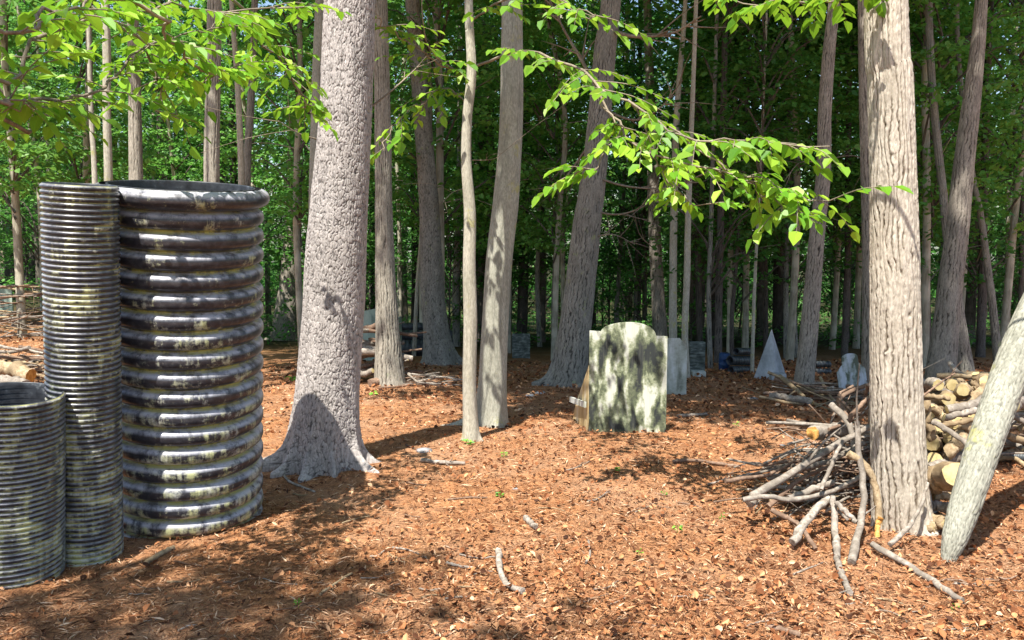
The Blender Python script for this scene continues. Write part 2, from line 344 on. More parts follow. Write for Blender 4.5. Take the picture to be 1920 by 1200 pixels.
# ================================================================ crowns and wood trees
def sprays(mb, C, rad, per, lsize, tiltdir=None, shape='diamond', lw=.8):
    n = len(C); N = n*per; c = np.repeat(C, per, 0); r = np.repeat(rad, per)
    a = rng.random(N)*2*pi; d = np.sqrt(rng.random(N))
    tx = np.repeat(rng.normal(0, .22, n), per); ty = np.repeat(rng.normal(0, .22, n), per)
    ox = np.cos(a)*d*r; oy = np.sin(a)*d*r
    P = c+np.stack([ox, oy, ox*tx+oy*ty-.28*d*d*r+rng.normal(0, .07, N)*r], -1)
    D = np.stack([np.cos(a)+rng.normal(0, .7, N), np.sin(a)+rng.normal(0, .7, N), -.25+rng.normal(0, .3, N)], -1)
    Nn = np.stack([rng.normal(0, .42, N), rng.normal(0, .42, N), np.ones(N)], -1)
    L = lsize*(.6+.8*rng.random(N)); rn = np.clip(np.repeat(rng.random(n), per)*.6+rng.random(N)*.4, 0, 1)
    if shape == 'leaf': leaf_quads(mb, P, D, Nn, L, L*lw, fold=.12, droop=.2, rnd=rn)
    else: diamond(mb, P, D, Nn, L, L*lw, rnd=rn)
def crown_mesh(name, z0, z1, rmax, nspr, per, ls, mat, pw=.5, sr=(.35, .75), shape='diamond', stems=True, wood=None):
    u = rng.random(nspr)**.9; z = z0+(z1-z0)*u; prof = np.sin(np.clip(.12+u*.88, 0, 1)*pi)**pw*rmax
    a = rng.random(nspr)*2*pi; rr = prof*np.sqrt(rng.random(nspr))*(.75+.25*np.sin(3*a+1.3*z))
    C = np.stack([np.cos(a)*rr, np.sin(a)*rr, z], -1); mb = MB()
    sprays(mb, C, sr[0]+(sr[1]-sr[0])*rng.random(nspr), per, ls, shape=shape)
    if stems:
        for k in range(min(34, nspr)):
            c = C[k]; tube(mb, spline([(0, 0, max(.4, c[2]-.5*np.hypot(c[0], c[1])-.2)), (c*np.array([.5, .5, 1])-np.array([0, 0, .12*rr[k]])), c], 6), np.linspace(.022, .004, 6), 4, cap=False, mat=1)
    return mb.mesh(name, [mat, wood or M['wood_far']], smooth=False)
def trunk_mesh(name, h, r, mat, bend=.4, ns=12, below=1.):
    P = [(rng.normal(0, bend*.12)*(k > 0)+bend*rng.normal(0, .15)*k*.5, rng.normal(0, .1)*k*bend, -below*(k == 0)+h*k/5) for k in range(6)]
    P[0] = (0, 0, -below)
    pts = spline(P, 22); rad = r*(1-.72*np.linspace(0, 1, 22)); rad[0] *= 1.3; rad[1] *= 1.12
    mb = MB(); tube(mb, pts, rad, ns, rough=.05)
    for k in range(7):
        z = h*(.15+.1*k)+rng.random()*.6; a = rng.random()*2*pi; i = min(21, int((z+below)/(h+below)*21)); p = pts[i]; l = .4+rng.random()*1.1
        tube(mb, spline([p, p+np.array([cos(a)*l*.5, sin(a)*l*.5, .08*l]), p+np.array([cos(a)*l, sin(a)*l, rng.normal(0, .2)])], 6), np.linspace(.012, .003, 6), 4, cap=False)
    return mb.mesh(name, mat)
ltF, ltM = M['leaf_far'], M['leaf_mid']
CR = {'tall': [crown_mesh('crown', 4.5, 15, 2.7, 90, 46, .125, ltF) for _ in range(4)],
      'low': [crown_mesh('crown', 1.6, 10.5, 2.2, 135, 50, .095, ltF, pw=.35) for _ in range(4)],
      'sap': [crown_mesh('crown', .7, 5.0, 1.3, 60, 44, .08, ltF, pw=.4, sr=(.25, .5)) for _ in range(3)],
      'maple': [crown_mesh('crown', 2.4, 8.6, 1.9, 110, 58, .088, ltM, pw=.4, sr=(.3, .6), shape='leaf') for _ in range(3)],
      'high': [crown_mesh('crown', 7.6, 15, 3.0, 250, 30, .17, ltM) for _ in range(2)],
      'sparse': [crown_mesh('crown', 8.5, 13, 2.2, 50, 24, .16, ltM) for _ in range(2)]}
TR = {'far': [trunk_mesh('trunk', 14, .11, M['wood_far']) for _ in range(3)]+[trunk_mesh('trunk', 14, .16, M['wood_far'], .3) for _ in range(2)],
      'dark': [trunk_mesh('trunk', 14, .13, M['wood_dark'], .3) for _ in range(3)],
      'pale': [trunk_mesh('trunk', 13, .07, M['wood_pale'], .5) for _ in range(3)],
      'thin': [trunk_mesh('trunk', 6, .03, M['wood_far'], .5, 7) for _ in range(3)]}
def wood_tree(name, x, y, tk, ck, label, group, cat='tree', s=1.):
    o = thing(name, (x, y, gz(x, y)), label, cat, group, rz=rng.random()*6.28)
    o.scale = (s, s, s)
    link('trunk', TR[tk][rng.integers(len(TR[tk]))], o); link('crown', CR[ck][rng.integers(len(CR[ck]))], o); return o
placed = []
def free(x, y, m):
    for a, b in placed:
        if (a-x)**2+(b-y)**2 < m*m: return False
    placed.append((x, y)); return True
def wood_band(n, d0, d1, kinds, mind, lim=.74):
    k = 0; tries = 0
    while k < n and tries < n*40:
        tries += 1; d = sqrt(d0*d0+(d1*d1-d0*d0)*rng.random()); x = (rng.random()*2-1)*(lim*d+1.5)
        if not free(x, d, mind): continue
        name, tk, ck, lab, grp, cat = kinds[rng.integers(len(kinds))]
        wood_tree(name, x, d, tk, ck, lab, grp, cat, .85+.35*rng.random()); k += 1
K_tall = ('woodland_tree', 'far', 'tall', 'slim grey-brown tree deep in the shady wood behind the clearing', 'slim trees deep in the wood', 'tree')
K_low = ('woodland_tree', 'far', 'low', 'slim tree with leaves down its whole height in the wood behind', 'leafy slim trees in the wood behind', 'tree')
K_dark = ('woodland_tree', 'dark', 'tall', 'dark-barked tree deep in the shady wood behind the clearing', 'dark trees deep in the wood', 'tree')
K_pale = ('woodland_tree', 'pale', 'low', 'thin pale-barked tree in the wood behind the clearing', 'thin pale trees in the wood', 'tree')
K_sap = ('sapling', 'thin', 'sap', 'thin leafy sapling filling the shade among the far trunks', 'saplings of the wood edge', 'sapling')
K_map = ('maple_tree', 'pale', 'maple', 'young maple with layered bright green leaves at the edge of the wood', 'young maples at the wood edge', 'tree')
wood_band(34, 19, 28, [K_tall, K_low, K_dark, K_pale, K_dark], 1.3)
wood_band(62, 28, 44, [K_tall, K_low, K_dark, K_low], 1.5)
wood_band(44, 44, 64, [K_tall, K_low, K_dark], 1.8)
wood_band(70, 19, 34, [K_sap], .9)
wood_band(14, 14.5, 21, [K_map], 1.6)
for px, D in ((40, 14), (110, 24), (300, 24), (1400, 17.5), (1480, 15), (1560, 19), (1350, 21), (1740, 13.5), (1880, 15), (1660, 17), (480, 20), (1800, 19)):
    p = at(px, 600, D); wood_tree('maple_tree', p[0], D, 'pale', 'maple', K_map[3], K_map[4])
# far-off wood closing the view, one mass
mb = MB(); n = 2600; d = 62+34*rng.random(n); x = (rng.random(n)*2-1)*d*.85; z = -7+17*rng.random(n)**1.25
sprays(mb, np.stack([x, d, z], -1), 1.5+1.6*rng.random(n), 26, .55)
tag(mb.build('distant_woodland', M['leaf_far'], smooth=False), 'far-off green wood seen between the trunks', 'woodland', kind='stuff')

n = 1900; d = 18.5+36*rng.random(n); x = (rng.random(n)*2-1)*d*.8; k = (rng.random(n) < .85) & (fbm(x*.3, d*.3, 33, 2) > .40); x, d = x[k], d[k]
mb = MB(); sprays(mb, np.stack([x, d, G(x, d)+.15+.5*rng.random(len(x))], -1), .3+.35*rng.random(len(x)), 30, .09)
tag(mb.build('undergrowth', M['leaf_far'], smooth=False), 'low green undergrowth among the far trunks', 'undergrowth', kind='stuff')

# ================================================================ named trunks
def named_trunk(pts, D, bark, nu, nv, cell, amp, roots=(), flare=.10, below=.25, top=13., seed=0, edge=.22, ripple=0.):
    """pts: (px, py, width px) from top of picture down to the base; D: distance. returns base location and mesh builder"""
    P = [at(a, b, D) for a, b, c in pts][::-1]; W = [c*mpp(a, b, D)/2 for a, b, c in pts][::-1]
    base = P[0].copy(); gzb = gz(base[0], base[1]); P[0][2] = gzb; base = P[0].copy()
    P = [p for p in P]; 
    dirn = P[-1]-P[-2]; dirn = dirn/np.linalg.norm(dirn); up = dirn*np.array([.6, .6, 1])
    z = P[-1][2]; extra = max(0., top-z)
    if top > z+.5:
        P.append(P[-1]+up*extra*.35); W.append(W[-1]*.85); P.append(P[-1]+np.array([0, 0, 1])*extra*.65); W.append(W[-2]*.45)
    d0 = P[1]-P[0]; P.insert(0, P[0]-d0/np.linalg.norm(d0)*below); W.insert(0, W[0]*1.05)
    P = np.array(P); W = np.array(W)
    seg = np.r_[0, np.cumsum(np.linalg.norm(np.diff(P, axis=0), axis=1))]
    vis = seg[len(pts)]; tt = np.r_[np.linspace(0, min(vis+.3, seg[-1]), nv), np.linspace(vis+.3, seg[-1], 24)[1:]] if top > z+.5 else np.linspace(0, seg[-1], nv)
    dense = spline(P, 400); sd = np.r_[0, np.cumsum(np.linalg.norm(np.diff(dense, axis=0), axis=1))]; sd *= seg[-1]/sd[-1]
    C = np.stack([np.interp(tt, sd, dense[:, k]) for k in range(3)], -1); r0 = np.interp(tt, seg, W)
    T, N, B = frames(C); th = np.linspace(0, 2*pi, nu, endpoint=False)
    # world-based angle so that root angles mean something
    ex = np.array([1., 0, 0]); N = ex-T*(T@ex)[:, None]; N /= np.linalg.norm(N, axis=1)[:, None]; B = np.cross(T, N)
    TH, TT = np.meshgrid(th, tt); h = np.maximum(0, TT-below); r = r0[:, None]*np.ones_like(TH)
    Rm = W[1:len(pts)+1].mean(); per = max(6, int(round(2*pi*Rm/cell[0])))
    lob = (fbm(np.cos(TH)*1.3+5, np.sin(TH)*1.3+TT*1.2, seed, 3)-.5)*.16+(fbm(np.cos(TH)*3+5, np.sin(TH)*3+TT*5, seed+3, 2)-.5)*.05; r = r*(1+lob)
    r = r*(1+flare*np.exp(-h/.22))
    for (ang, L, wd, hz) in roots:
        da = np.angle(np.exp(1j*(TH-R(ang)))); r = r+L*np.exp(-(da/wd)**2)*np.exp(-(h/hz)**.75)
    un = TH/(2*pi)*per; vn = TT/cell[1]
    wu = (fbm(np.cos(TH)*2.5+9, np.sin(TH)*2.5+TT*4, seed+21, 3)-.5)*1.6; wv = (fbm(np.cos(TH)*3+9, np.sin(TH)*3+TT*6, seed+31, 2)-.5)*.8
    f1, f2, cid = worley(un+wu, vn+wv, per, seed); e = np.clip((f2-f1)/edge, 0, 1); e = e*e*(3-2*e)
    f1b, f2b, cidb = worley((un+wu)*2, (vn+wv)*2.1, per*2, seed+40); e2 = np.clip((f2b-f1b)/.3, 0, 1)
    ang = np.mod(TH-pi/2, 2*pi); uu = ang*Rm; asp = cell[1]/cell[0]; n_a = fbm(uu/(cell[0]*1.9)+wu*.25, TT/(cell[1]*2.2), seed+50, 3)
    n_b = fbm(uu/(cell[0]*.9), TT/(cell[1]*1.3)+9, seed+60, 3)
    c1 = np.clip(np.abs(n_a-.5)/.085-.12, 0, 1); c2 = np.clip(np.abs(n_b-.5)/.06-.1, 0, 1); c3 = np.clip((f2-f1)/edge-.12, 0, 1)
    rag = (fbm(uu/.02, TT/.03, seed+80, 3)-.5)
    st = uu/(cell[0]*1.15)+(fbm(uu/(cell[0]*2.5), TT/(cell[1]*1.3), seed+90, 3)-.5)*(1.9 if asp > 2.5 else 3.2)+rag*.55; sd_ = np.abs(np.mod(st, 1)-.5)*2
    gate = sst(.36, .50, fbm(uu/(cell[0]*2), TT/(cell[1]*1.1)+3, seed+95, 2))
    if asp < 2.5:
        c3 = np.clip((f2-f1+rag*.25)/edge, 0, 1); crack = (.18+.82*np.clip((1-sd_)/.32, 0, 1)**.8); crack = 1-(1-crack)*(.6+.4*gate); crack = crack*(.52+.48*c3)*(.9+1.1*rag)
    else:
        crack = np.clip((1-sd_)/.5, 0, 1)**.8; crack = 1-(1-crack)*(.35+.65*gate); crack = crack*(.8+.2*c2)*(.9+.5*rag)
    crack = np.clip(crack*1.1, 0, 1); cid = .5*cid+.5*fbm(uu/.012, TT/.03, seed+70, 2)
    if amp < .0015: crack = .55+.45*sst(.3, .42, fbm(np.cos(TH)*4+9, np.sin(TH)*4+TT*3.5, seed+8, 4))
    r = r+amp*(crack-.6)+amp*.25*(cid-.5)
    if ripple: r = r*(1+ripple*(fbm(TT*3, TT*0+seed, seed, 2)-.5))
    V = C[:, None]+r[..., None]*(np.cos(TH)[..., None]*N[:, None]+np.sin(TH)[..., None]*B[:, None])-base
    n = len(tt); i, j = np.meshgrid(np.arange(n-1), np.arange(nu), indexing='ij'); j2 = (j+1) % nu
    q = np.stack([i*nu+j, i*nu+j2, (i+1)*nu+j2, (i+1)*nu+j], -1).reshape(-1, 4)
    mb = MB(); mb.add(V.reshape(-1, 3), q, crack=crack.ravel(), rnd=cid.ravel())
    top_ring = V[-1]; c = top_ring.mean(0); k = np.arange(nu); mb.add(np.vstack([top_ring, c]), t=np.stack([k, (k+1) % nu, np.full(nu, nu)], -1), crack=1., rnd=.5)
    return base, mb, C
def Dof(px, py): return float(ground_at(px, py)[1])
TREES = {}
def tree(key, name, label, pts, bark, cell, amp, nu=90, nv=220, roots=(), crown='high', group=None, D=None, cs=1., cz=0., **k):
    D = D or Dof(pts[-1][0], pts[-1][1]); base, mb, C = named_trunk(pts, D, bark, nu, nv, cell, amp, roots, seed=len(TREES)*7+1, **k)
    o = thing(name, base, label, 'tree', group); mb.build('trunk', M[bark], o)
    if crown:
        c = link('crown', CR[crown][len(TREES) % len(CR[crown])], o); c.location = (C[-1][0]-base[0], C[-1][1]-base[1], cz); c.scale = (cs, cs, 1); c.rotation_euler.z = len(TREES)*1.7
    TREES[key] = (o, base, D); return o
tree('oak', 'oak_tree', 'big grey-pink oak with flared roots, left of centre beside the wide ribbed pipe',
     [(656, -20, 92), (650, 150, 97), (643, 300, 102), (633, 450, 108), (626, 600, 112), (619, 700, 113), (614, 780, 117), (611, 872, 116)], 'oak', (.021, .046), .009, 400, 900,
     roots=[(188, .06, .26, .20), (190, .42, .12, .045), (-26, .06, .22, .16), (-30, .46, .10, .045), (4, .36, .09, .045), (-68, .15, .10, .08), (-102, .16, .17, .14), (-136, .14, .10, .08), (215, .12, .12, .08), (95, .2, .4, .1)], flare=.12, top=12, edge=.20)
tree('ridge', 'ash_tree', 'straight pale tree with long vertical bark ridges, brushwood heaped on both sides of it',
     [(1660, -20, 72), (1668, 150, 78), (1674, 350, 82), (1678, 550, 86), (1681, 750, 90), (1686, 900, 96), (1692, 985, 100)], 'ridge', (.025, .20), .011, 280, 640,
     roots=[(-60, .05, .4, .06), (185, .04, .3, .06)], flare=.05, top=12, edge=.30)
tree('beech', 'beech_tree', 'smooth pale beech right of the thin tree, curving to the right as it rises',
     [(960, -20, 38), (960, 120, 41), (957, 260, 44), (948, 380, 49), (936, 480, 50), (930, 580, 49), (925, 680, 50), (925, 798, 52)], 'beech', (.05, .2), .001, 100, 260,
     roots=[(180, .35, .16, .07), (-70, .03, .5, .05)], flare=.12, top=12)
tree('thin', 'thin_tree', 'thin pale crooked tree with a mossy green foot, in front of the smooth beech',
     [(878, -20, 15), (881, 60, 16), (884, 140, 18), (876, 220, 18), (874, 300, 19), (881, 400, 22), (880, 500, 23), (882, 600, 25), (880, 720, 25), (884, 826, 29)], 'palebark', (.04, .15), .001, 64, 240,
     roots=[(175, .03, .3, .04), (-10, .04, .3, .04)], flare=.1, top=11, crown='high', cs=.7)
tree('lean', 'leaning_oak_tree', 'grey rough tree leaning right, just left of the big arched headstone panel',
     [(1148, -20, 34), (1135, 90, 40), (1126, 200, 42), (1115, 320, 44), (1100, 430, 52), (1088, 540, 56), (1075, 640, 60), (1066, 722, 66)], 'greybark', (.035, .09), .012, 150, 360,
     roots=[(180, .22, .25, .09), (-40, .06, .4, .08)], flare=.1, top=12)
tree('shag', 'shaggy_tree', 'narrow tree of peeling grey strips just right of the big oak, logs at its foot',
     [(710, -20, 29), (716, 150, 28), (719, 350, 30), (722, 500, 36), (726, 620, 42), (731, 722, 56)], 'shag', (.03, .22), .012, 110, 300, flare=.12, top=12)
tree('darkroot', 'dark_rooted_tree', 'dark tree with wide spreading roots beside the lying ribbed pipes',
     [(772, -20, 26), (782, 100, 28), (790, 200, 30), (800, 320, 34), (806, 420, 36), (810, 540, 42), (818, 620, 48), (826, 684, 58)], 'greybark', (.04, .08), .014, 120, 300,
     roots=[(175, .18, .3, .08), (0, .25, .3, .08), (-60, .15, .35, .08)], flare=.12, top=12)
tree('darkleft', 'dark_tree', 'dark tree with flared foot standing between the wide pipe and the big oak',
     [(553, -20, 30), (553, 150, 29), (552, 300, 29), (549, 430, 30), (542, 530, 35), (534, 638, 50)], 'brownbark', (.05, .12), .014, 90, 220, roots=[(0, .2, .3, .08), (180, .2, .3, .08)], top=12)
tree('slim', 'slim_tree', 'slim pale-brown tree leaning right between the white pyramid and the tall ridged tree',
     [(1566, -20, 20), (1554, 100, 22), (1546, 220, 23), (1544, 320, 25), (1532, 440, 28), (1522, 560, 30), (1514, 650, 32), (1505, 734, 36)], 'brownbark', (.03, .1), .005, 80, 240, top=11, cs=.8)
tree('rlean', 'leaning_tree', 'tall grey tree leaning right, behind the log heap at the right',
     [(1842, -20, 20), (1832, 100, 25), (1818, 220, 31), (1805, 330, 35), (1795, 430, 38), (1782, 530, 42), (1772, 620, 46), (1762, 722, 54)], 'brownbark', (.04, .14), .008, 100, 260, flare=.1, top=12)
tree('behind', 'woodland_tree', 'brown trunk half hidden behind the left edge of the ridged tree',
     [(1618, 60, 16), (1624, 300, 20), (1628, 450, 22), (1630, 600, 26), (1632, 722, 30)], 'brownbark', (.04, .14), .008, 60, 160, top=12)
tree('r14', 'woodland_tree', 'short-looking grey trunk leaning left behind the tall leaning tree',
     [(1770, 380, 14), (1785, 480, 18), (1797, 590, 22), (1812, 700, 26)], 'greybark', (.04, .14), .008, 50, 120, top=11)
tree('r15', 'woodland_tree', 'thin curved grey tree near the right edge, bowing over the log heap',
     [(1820, 300, 9), (1838, 400, 11), (1852, 500, 12), (1864, 600, 14), (1872, 690, 16)], 'greybark', (.03, .14), .004, 40, 120, top=10, cs=.7)
tree('r16', 'pale_tree', 'very thin pale straight tree at the far right edge',
     [(1905, 60, 8), (1900, 200, 9), (1893, 350, 10), (1890, 500, 11), (1888, 650, 12)], 'palebark', (.03, .14), .001, 30, 100, top=10, cs=.7)
tree('m7', 'woodland_tree', 'brownish straight trunk rising behind the arched headstone panel',
     [(1215, 60, 15), (1222, 250, 19), (1227, 420, 22), (1233, 540, 24), (1240, 660, 28)], 'brownbark', (.035, .12), .008, 60, 160, top=12)
tree('m8', 'pale_tree', 'slender straight pale tree right of the arched headstone panel',
     [(1284, 20, 8), (1270, 200, 11), (1264, 380, 13), (1262, 520, 14), (1262, 690, 16)], 'palebark', (.03, .14), .001, 36, 140, top=11, cs=.7)
tree('m9', 'pale_tree', 'slender crooked pale tree just left of the dark slatted slab',
     [(1300, 150, 8), (1294, 300, 10), (1290, 420, 11), (1288, 520, 12), (1284, 620, 12), (1287, 708, 14)], 'palebark', (.03, .14), .001, 36, 140, top=10, cs=.6)
tree('m10', 'pale_tree', 'very thin tree standing between the stacked pipes and the white pyramid',
     [(1425, 330, 5), (1420, 430, 5.5), (1414, 560, 6), (1410, 700, 7)], 'palebark', (.03, .14), .001, 24, 80, top=8, crown='sap', cs=1., cz=2.)
tree('l1', 'birch_tree', 'white-barked slender tree rising behind the rim of the wide ribbed pipe',
     [(196, -20, 14), (200, 100, 14), (200, 200, 14), (203, 320, 15), (203, 560, 17)], 'palebark', (.03, .14), .001, 36, 140, top=11, cs=.7, D=9)
tree('l2', 'birch_tree', 'thinnest white tree rising behind the tall slim ribbed pipe',
     [(165, 20, 7), (168, 130, 8), (172, 240, 9), (178, 345, 10), (180, 560, 11)], 'palebark', (.03, .14), .001, 30, 120, top=10, cs=.6, D=8.2)
tree('l3', 'woodland_tree', 'brown flaking trunk behind the left part of the wide ribbed pipe',
     [(250, 80, 20), (253, 200, 22), (255, 320, 24), (256, 560, 28)], 'shag', (.03, .2), .008, 60, 140, top=12, D=11.5)
tree('l4', 'shaggy_tree', 'stringy grey-tan trunk behind the middle of the wide ribbed pipe',
     [(402, -20, 24), (400, 150, 26), (397, 335, 28), (395, 570, 32)], 'shag', (.03, .25), .01, 70, 160, top=12, D=9.6)
tree('l5', 'pale_tree', 'slender pale tree behind the right part of the wide ribbed pipe',
     [(438, 60, 9), (445, 150, 10), (450, 250, 11), (453, 345, 12), (455, 570, 13)], 'palebark', (.03, .14), .001, 30, 100, top=10, cs=.6, D=11.8)
tree('l6', 'woodland_tree', 'grey trunk standing close beside the slender pale tree behind the wide pipe',
     [(476, 60, 12), (470, 200, 13), (463, 345, 14), (462, 570, 16)], 'greybark', (.03, .14), .006, 40, 100, top=11, D=12.6)
tree('l7', 'pale_tree', 'pale grey tree glimpsed along the left side of the big oak near the top',
     [(600, -20, 17), (596, 100, 18), (590, 300, 19), (580, 600, 22)], 'beech', (.03, .14), .001, 40, 100, top=11, D=11)
tree('l8', 'dark_tree', 'dark forked tree at far left above the brushwood, stones at its foot',
     [(20, 200, 15), (32, 330, 19), (44, 440, 24), (54, 534, 32)], 'darkbark', (.05, .14), .01, 60, 140, top=12)
P0 = TREES['l8'][1]; mb = MB(); dd = TREES['l8'][2]
tube(mb, spline([at(56, 515, dd), at(70, 430, dd), at(84, 330, dd), at(92, 100, dd)], 20)-P0, np.linspace(.19, .12, 20), 16, rough=.04, crack=.8, rnd=.4); mb.build('fork', M['darkbark'], TREES['l8'][0])
# far thin trunks that show one by one
for k, (a, ya, b, yb, wd, mt) in enumerate([(792, 395, 776, 668, 7, 'pale'), (858, 450, 856, 650, 14, 'grey'), (985, 300, 978, 640, 20, 'dark'), (1010, 420, 1012, 650, 9, 'grey'), (905, 100, 905, 640, 22, 'dark'), (1040, 470, 1036, 650, 6, 'grey'), (1160, 520, 1158, 640, 9, 'grey'), (1195, 420, 1190, 640, 8, 'grey'),
        (1333, 420, 1332, 690, 9, 'grey'), (1352, 380, 1346, 680, 14, 'dark'), (1380, 500, 1372, 670, 8, 'dark'), (1438, 200, 1436, 660, 10, 'dark'), (1475, 480, 1474, 672, 10, 'grey'), (1590, 300, 1583, 670, 12, 'dark'), (1739, 200, 1742, 690, 10, 'dark'), (1480, 200, 1492, 670, 9, 'grey'),
        (1845, 360, 1838, 670, 16, 'dark'), (1915, 100, 1912, 660, 9, 'dark'), (330, 150, 330, 540, 9, 'dark'), (100, 60, 92, 530, 14, 'dark'), (1200, 60, 1196, 640, 8, 'dark'), (1310, 60, 1312, 660, 12, 'dark'), (640, 0, 655, 640, 24, 'dark'), (370, 220, 378, 540, 12, 'dark')]):
    bk = {'pale': 'palebark', 'grey': 'greybark', 'dark': 'darkbark'}[mt]
    lb = {'pale': 'wispy pale sapling leaning right in front of the lying ribbed pipes', 'grey': 'slender grey trunk in the shade between the clearing and the deep wood', 'dark': 'near-black trunk in the shade between the clearing and the deep wood'}[mt]
    tree('f%d' % k, 'woodland_tree', lb, [(a, ya, wd*.85), ((a+b)/2+random.uniform(-4, 4), (ya+yb)/2, wd*.95), (b, yb, wd)], bk, (.04, .12), .006, 26, 60, top=11, crown=None if mt == 'pale' else ('tall' if k % 2 else 'low'), group={'grey': 'slender grey trunks behind the clearing', 'dark': 'near-black trunks behind the clearing'}.get(mt))

# moss on thin tree foot
def bare_branch(key, pts, r0, part='branch', mat='twig', twigs=3):
    o, base, D0 = TREES[key]; P = spline([at(a, b, d)-base for a, b, d in pts], 18); mb = MB(); tube(mb, P, np.linspace(r0, r0*.3, 18), 6, cap=False)
    for k in range(twigs):
        i = random.randint(5, 16); l = .18+.3*random.random(); dr = (P[min(i+1, 17)]-P[i-1]); dr = dr/np.linalg.norm(dr)+rng.normal(0, .55, 3); e = P[i]+dr*l
        tube(mb, spline([P[i], (P[i]+e)/2+rng.normal(0, .02, 3), e], 5), np.linspace(r0*.4, .0012, 5), 4, cap=False)
    return mb.build(part, M[mat], o)
def leafy(key, pts, r0, ntw, tl, ls, per=9, sub='leaves', droop=.35, mat='leaf_near', start=.12):
    """a bough with alternate twigs carrying two-ranked leaves"""
    o, base, D0 = TREES[key]; P = spline([at(a, b, d)-base for a, b, d in pts], 30); P = P+np.stack([(fbm(np.arange(30)*.35+random.random()*90, np.zeros(30), k_, 3)-.5)*.16 for k_ in range(3)], -1)*np.linspace(0, 1, 30)[:, None]**.5; mb = MB(); tube(mb, P, np.linspace(r0, .003, 30), 6, cap=False)
    lb = MB(); LP = []; LD = []; LN = []
    for k in range(ntw):
        f = start+(1-start)*(k+.5*random.random())/ntw; i = min(28, int(f*29)); t = P[i+1]-P[i]; t /= np.linalg.norm(t); side = np.cross(t, [0, 0, 1.]); side /= np.linalg.norm(side)+1e-6
        sg = 1 if k % 2 else -1; l = tl*(.55+.6*random.random()); d = t*.75+side*sg*(.7+.6*random.random())+np.array([0, 0, random.uniform(-.40, .30)]); d /= np.linalg.norm(d)
        e = P[i]+d*l-np.array([0, 0, droop*l*.45]); tw = spline([P[i], (P[i]+e)/2+np.array([0, 0, .07*l]), e], 8); tube(mb, tw, np.linspace(.0035, .0012, 8), 4, cap=False)
        for j in range(per):
            g = (j+.8)/per; q_ = tw[min(7, int(g*7))]*(1-(g*7) % 1)+tw[min(7, int(g*7)+1)]*((g*7) % 1); td = e-P[i]; td = td/np.linalg.norm(td)
            sd = np.cross(td, [0, 0, 1.]); sd /= np.linalg.norm(sd)+1e-6; s2 = 1 if j % 2 else -1
            dr = td*(.7 if j < per-1 else 1.5)+sd*s2*.8*(j < per-1)+np.array([0, 0, -.02-.32*random.random()]); LP.append(q_); LD.append(dr+rng.normal(0, .15, 3)); LN.append(np.array([0, -.12, 1.])+rng.normal(0, .28, 3)+dr*.3)
    L = ls*(.55+.75*rng.random(len(LP))); leaf_quads(lb, np.array(LP), np.array(LD), np.array(LN), L, L*(.5+.2*rng.random(len(L))), fold=.16, droop=.30, rnd=rng.random(len(LP)))
    b = mb.build('branch', M['twig'], o); lb.build(sub, M[mat], b, smooth=False); return b
# the leafy bough of the thin tree, sweeping right towards the camera
leafy('thin', [(884, 128, 7.0), (940, 108, 6.5), (1000, 95, 5.9), (1060, 118, 5.4), (1112, 152, 5.1), (1180, 188, 4.8), (1255, 238, 4.6), (1340, 262, 4.4), (1440, 270, 4.3), (1545, 276, 4.15)], .011, 34, .40, .082, 8, start=.16)
leafy('thin', [(1112, 152, 5.1), (1150, 210, 5.0), (1200, 270, 4.8), (1290, 300, 4.6), (1380, 335, 4.4), (1470, 355, 4.3), (1560, 376, 4.2)], .008, 20, .32, .08, 7, start=.25)
leafy('thin', [(1112, 152, 5.1), (1140, 215, 5.0), (1160, 250, 4.9), (1120, 300, 4.8), (1075, 325, 4.7)], .006, 11, .24, .08, 7, start=.3)
leafy('thin', [(1255, 238, 4.6), (1340, 300, 4.5), (1400, 345, 4.4), (1450, 385, 4.3), (1520, 405, 4.25)], .005, 9, .2, .085, 6, start=.45)
leafy('thin', [(1180, 188, 4.8), (1230, 290, 4.9), (1270, 350, 4.9), (1330, 395, 4.8)], .005, 8, .2, .08, 6, start=.4)
leafy('thin', [(884, 40, 7.0), (930, 10, 6.6), (1000, -10, 6), (1080, 20, 5.6), (1120, 30, 5.4)], .009, 12, .4, .085, 8)
leafy('thin', [(880, 145, 7.1), (850, 128, 6.9), (800, 100, 6.6), (740, 60, 6.3), (700, 20, 6.0)], .010, 14, .4, .085, 8)
leafy('thin', [(880, 200, 7.1), (840, 170, 7.2), (790, 190, 7.0), (740, 240, 6.9), (715, 280, 6.8)], .007, 12, .34, .085, 7)
bare_branch('thin', [(880, 145, 7.1), (838, 122, 6.8), (805, 90, 6.6), (793, 40, 6.4), (790, -30, 6.3)], .010)
bare_branch('thin', [(886, 300, 7.1), (915, 300, 7.), (935, 295, 6.9)], .005)
bare_branch('thin', [(876, 352, 7.1), (850, 360, 6.9), (828, 380, 6.7)], .004)
bare_branch('oak', [(690, 205, 6.0), (740, 165, 6.1), (778, 130, 6.2), (800, 105, 6.2)], .008)
bare_branch('oak', [(598, 262, 6.0), (560, 250, 5.9), (520, 225, 5.8)], .006)
